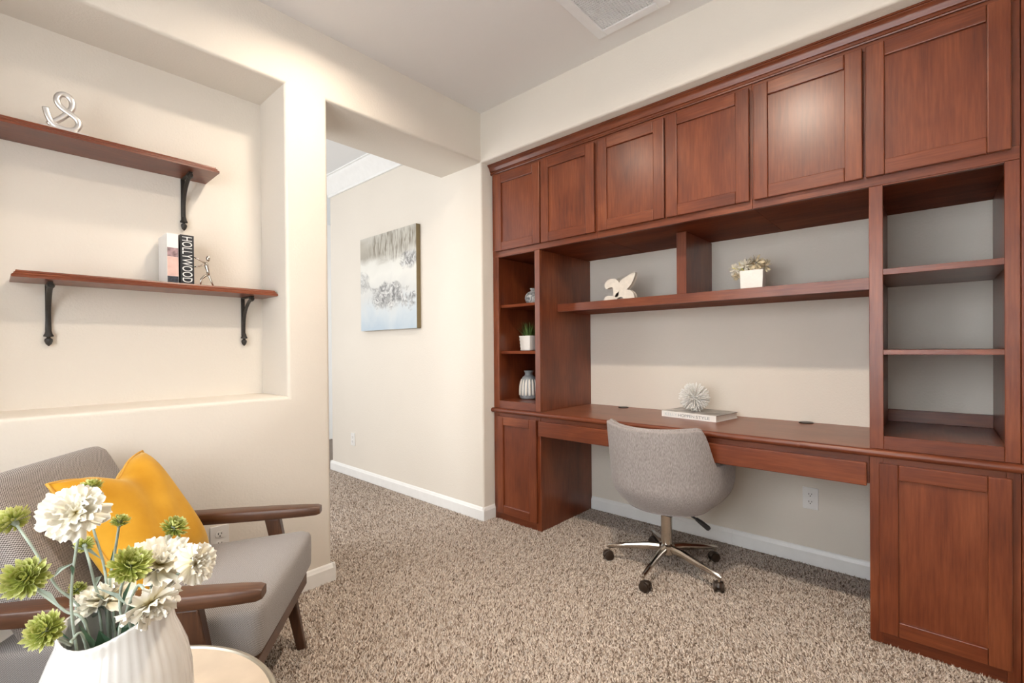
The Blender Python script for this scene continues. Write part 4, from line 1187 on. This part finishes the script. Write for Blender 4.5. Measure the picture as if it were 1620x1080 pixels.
def stem_curve(b, ax, k, mouth, inside):
    p0 = b - ax * .004; p1 = b - ax * .045 + Vector((0, 0, -.012))
    return catmull([p0, p1, p1 * .45 + mouth * .55 + Vector((random.uniform(-.008, .008), random.uniform(-.008, .008), .006)), mouth, inside], 6)
FLW = 'artificial flowers arranged in the white vase'
def flower(kind, pos, rad, axis, label, seed, mouth_off, n=None):
    rr_ = random.Random(seed)
    pos = Vector(pos); axis = Vector(axis).normalized(); rad *= .74
    mouth = VC + Vector((mouth_off[0], mouth_off[1], HV - .012)); inside = VC + Vector((mouth_off[0] * .5, mouth_off[1] * .5, .05))
    t = empty('white_flower' if kind == 'w' else 'green_flower', VC + Vector((0, 0, .06)), label, 'flower', FLW)
    pts = stem_curve(pos, axis, 0, mouth, inside)
    MB().tube(pts, .0019, 7).build('stem', M['stem'], t, smooth='all')
    o0 = t.location
    q0 = Vector((0, 0, 1)).rotation_difference(axis)
    if kind == 'w':
        lay = [(4, .50, 68, .10), (6, .68, 48, .06), (8, .86, 26, .03), (9, 1.0, 6, 0.0)]
        for li, (m_, ls, el, lift) in enumerate(lay):
            for k in range(m_):
                az = 2 * math.pi * (k + .5 * (li % 2)) / m_ + rr_.uniform(-.2, .2)
                e = R(el + rr_.uniform(-9, 9)); s_ = rad * ls * rr_.uniform(.9, 1.08)
                mt = (Matrix.Translation(pos - o0 + axis * (rad * lift)) @ q0.to_matrix().to_4x4() @ Matrix.Rotation(az, 4, 'Z') @ Matrix.Rotation(e, 4, 'X')
                      @ Matrix.Rotation(rr_.uniform(-.25, .25), 4, 'Y') @ Matrix.Diagonal((s_, s_, s_, 1)))
                p_ = bpy.data.objects.new('petal', PETALS[rr_.randrange(8)]); C.objects.link(p_); p_.parent = t; p_.matrix_local = mt
        pompom(t, pos - o0 + axis * rad * .12, rad * .20, 14, M['heart'], 'flower_heart', .3, seed, axis)
        MB().tube([pos - axis * .016, pos - axis * .006, pos], [.003, .0075, .009], 8).build('calyx', M['stem'], t, smooth='all')
    else:
        mb = MB()
        for li, (m_, ls, el) in enumerate(((6, .42, 78), (11, .60, 62), (16, .76, 46), (20, .90, 28), (22, 1.0, 10), (20, .95, -8), (14, .80, -26))):
            for k in range(m_):
                az = 2 * math.pi * (k + .5 * (li % 2)) / m_ + rr_.uniform(-.15, .15); e = R(el + rr_.uniform(-8, 8))
                L_ = rad * ls * rr_.uniform(.88, 1.08); w_ = rad * .10 * rr_.uniform(.8, 1.2)
                mt = q0.to_matrix() @ Matrix.Rotation(az, 3, 'Z') @ Matrix.Rotation(e, 3, 'X')
                pp = [(0, .1 * L_, 0), (-w_ * .9, .62 * L_, .03 * L_), (-w_, .85 * L_, .10 * L_), (0, L_, .16 * L_), (w_, .85 * L_, .10 * L_), (w_ * .9, .62 * L_, .03 * L_), (0, .7 * L_, -.02 * L_)]
                mb.add([pos + axis * (rad * (.18 - .03 * li)) + mt @ Vector(q) for q in pp], [(0, 1, 6), (1, 2, 6), (2, 3, 6), (3, 4, 6), (4, 5, 6), (5, 0, 6)])
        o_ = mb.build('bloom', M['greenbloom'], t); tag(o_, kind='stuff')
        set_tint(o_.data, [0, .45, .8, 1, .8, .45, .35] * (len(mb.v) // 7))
        MB().tube([pos - axis * .008, pos + axis * .002, pos + axis * rad * .2], [.003, rad * .22, rad * .12], 8).build('calyx', M['stem'], t, smooth='all')
    # narrow leaves near the vase mouth
    for k in range(1):
        i0 = int(len(pts) * (.44 + .12 * k)); p = pts[i0]; a = rr_.uniform(0, 6.28); d = Vector((math.cos(a) * .6, math.sin(a) * .6, .8)).normalized(); L_ = rr_.uniform(.035, .06)
        s_ = d.orthogonal().normalized() * .0035
        mb = MB(); e0 = p + d * L_ + Vector((math.cos(a), math.sin(a), -.5)) * .010; m0 = p + d * L_ * .5
        nn = d.cross(s_).normalized() * .002
        mb.add([p, m0 - s_, m0 + nn, m0 + s_, e0], [(0, 1, 2), (0, 2, 3), (1, 4, 2), (2, 4, 3)]).build('leaf', M['leaf' if rr_.random() < .5 else 'stem'], t)
    return t
def lerp_at(p6, p7, p8, d):
    a = Vector(p6); b_ = Vector(p8); return a + (b_ - a) * ((d - .6) / .2)
tocam = lambda p: (CAM - Vector(p)).normalized()
UP = Vector((0, 0, 1)); RTV = _right
BL_ = {
 'W1': ((1.437, -2.259, .959), (1.166, -2.235, .891), .67, .056), 'W2': ((1.515, -2.189, .890), (1.27, -2.142, .799), .70, .060),
 'W3': ((1.551, -2.156, .894), (1.318, -2.099, .804), .68, .040), 'W4': ((1.507, -2.196, .842), (1.261, -2.150, .735), .61, .046),
 'W5': ((1.464, -2.236, .846), (1.202, -2.204, .740), .74, .058),
 'G1': ((1.379, -2.312, .948), (1.088, -2.306, .876), .72, .035), 'G2': ((1.452, -2.245, .992), (1.186, -2.217, .934), .78, .024),
 'G3': ((1.479, -2.221, .947), (1.222, -2.185, .875), .76, .020), 'G4': ((1.53, -2.175, .938), (1.29, -2.123, .863), .74, .029),
 'G5': ((1.39, -2.302, .875), (1.104, -2.293, .779), .66, .041), 'G6': ((1.488, -2.213, .890), (1.234, -2.175, .799), .66, .038),
 'G7': ((1.445, -2.252, .917), (1.176, -2.226, .835), .75, .020), 'G8': ((1.408, -2.286, .808), (1.127, -2.272, .689), .60, .033),
 'G9': ((1.438, -2.259, .861), (1.168, -2.235, .760), .73, .018)}
def bp_(k): a, b_, d, r_ = BL_[k]; return lerp_at(a, None, b_, d), r_
spec = [
 ('W1', lambda p: tocam(p) * .9 + UP * .25 - RTV * .1, 'largest white blossom, facing out at the top of the vase bouquet'),
 ('W2', lambda p: UP * .8 + RTV * .35 + tocam(p) * .25, 'ruffled white blossom beside the green bloom, over the chair arm'),
 ('W3', lambda p: RTV * .75 + tocam(p) * .55 + UP * .15, 'white blossom hanging furthest over the armchair seat'),
 ('W4', lambda p: -UP * .60 + tocam(p) * .45 + RTV * .25, 'white blossom drooping over the rim of the vase'),
 ('W5', lambda p: UP * .5 - RTV * .2 + tocam(p) * .2, 'creamy white blossom low among the stems behind the rim'),
 ('G1', lambda p: UP * .55 - RTV * .55 - tocam(p) * .2, 'lime green bloom on a kinked stem in front of the chair back'),
 ('G2', lambda p: UP * .9 - tocam(p) * .1, 'lime green bloom peeking out above the largest white blossom'),
 ('G3', lambda p: UP * .9 + RTV * .2, 'small green bloom in front of the yellow pillow'),
 ('G4', lambda p: UP * .8 + RTV * .4, 'pale green bloom over the lower corner of the yellow pillow'),
 ('G5', lambda p: tocam(p) * .85 + UP * .15 - RTV * .35, 'large lime green bloom beside the armchair back'),
 ('G6', lambda p: UP * .5 + RTV * .3 + tocam(p) * .55, 'green bloom in the middle of the bouquet beside white petals'),
 ('G7', lambda p: UP * .2 - RTV * .1 - tocam(p) * .5, 'green bloom tucked under the largest white blossom'),
 ('G8', lambda p: tocam(p) * .75 - RTV * .45 + UP * .10, 'bright lime bloom hanging beside the vase rim'),
 ('G9', lambda p: UP * .8 + tocam(p) * .2, 'small green bud low between the stems')]
rm = random.Random(9)
for i, (k, fx_, lab) in enumerate(spec):
    p, r_ = bp_(k)
    v = (p - VC); v.z = 0
    mo = v * min(1, .045 / max(v.length, .001)) + Vector((rm.uniform(-.012, .012), rm.uniform(-.012, .012), 0))
    flower(k[0].lower(), p, r_, fx_(p), lab, 50 + i, (mo.x, mo.y))
# broad dark leaves standing in the mouth of the vase
for i, (a, L_, ln) in enumerate(((20, .090, .22), (70, .095, .15), (150, .085, .20), (260, .090, .12), (330, .095, .20))):
    a = R(a); d = Vector((math.cos(a) * ln, math.sin(a) * ln, .85)).normalized(); p = Vector((math.cos(a) * .022, math.sin(a) * .022, .185)); s_ = Vector((-math.sin(a), math.cos(a), 0)) * .016
    mb = MB(); m0 = p + d * L_ * .55; e0 = p + d * L_ + Vector((math.cos(a), math.sin(a), -.3)) * .01; nn = d.cross(s_).normalized() * .004
    mb.add([p, m0 - s_, m0 + nn, m0 + s_, e0], [(0, 1, 2), (0, 2, 3), (1, 4, 2), (2, 4, 3)]).build('leaf', M['leaf'], va_, local=True)
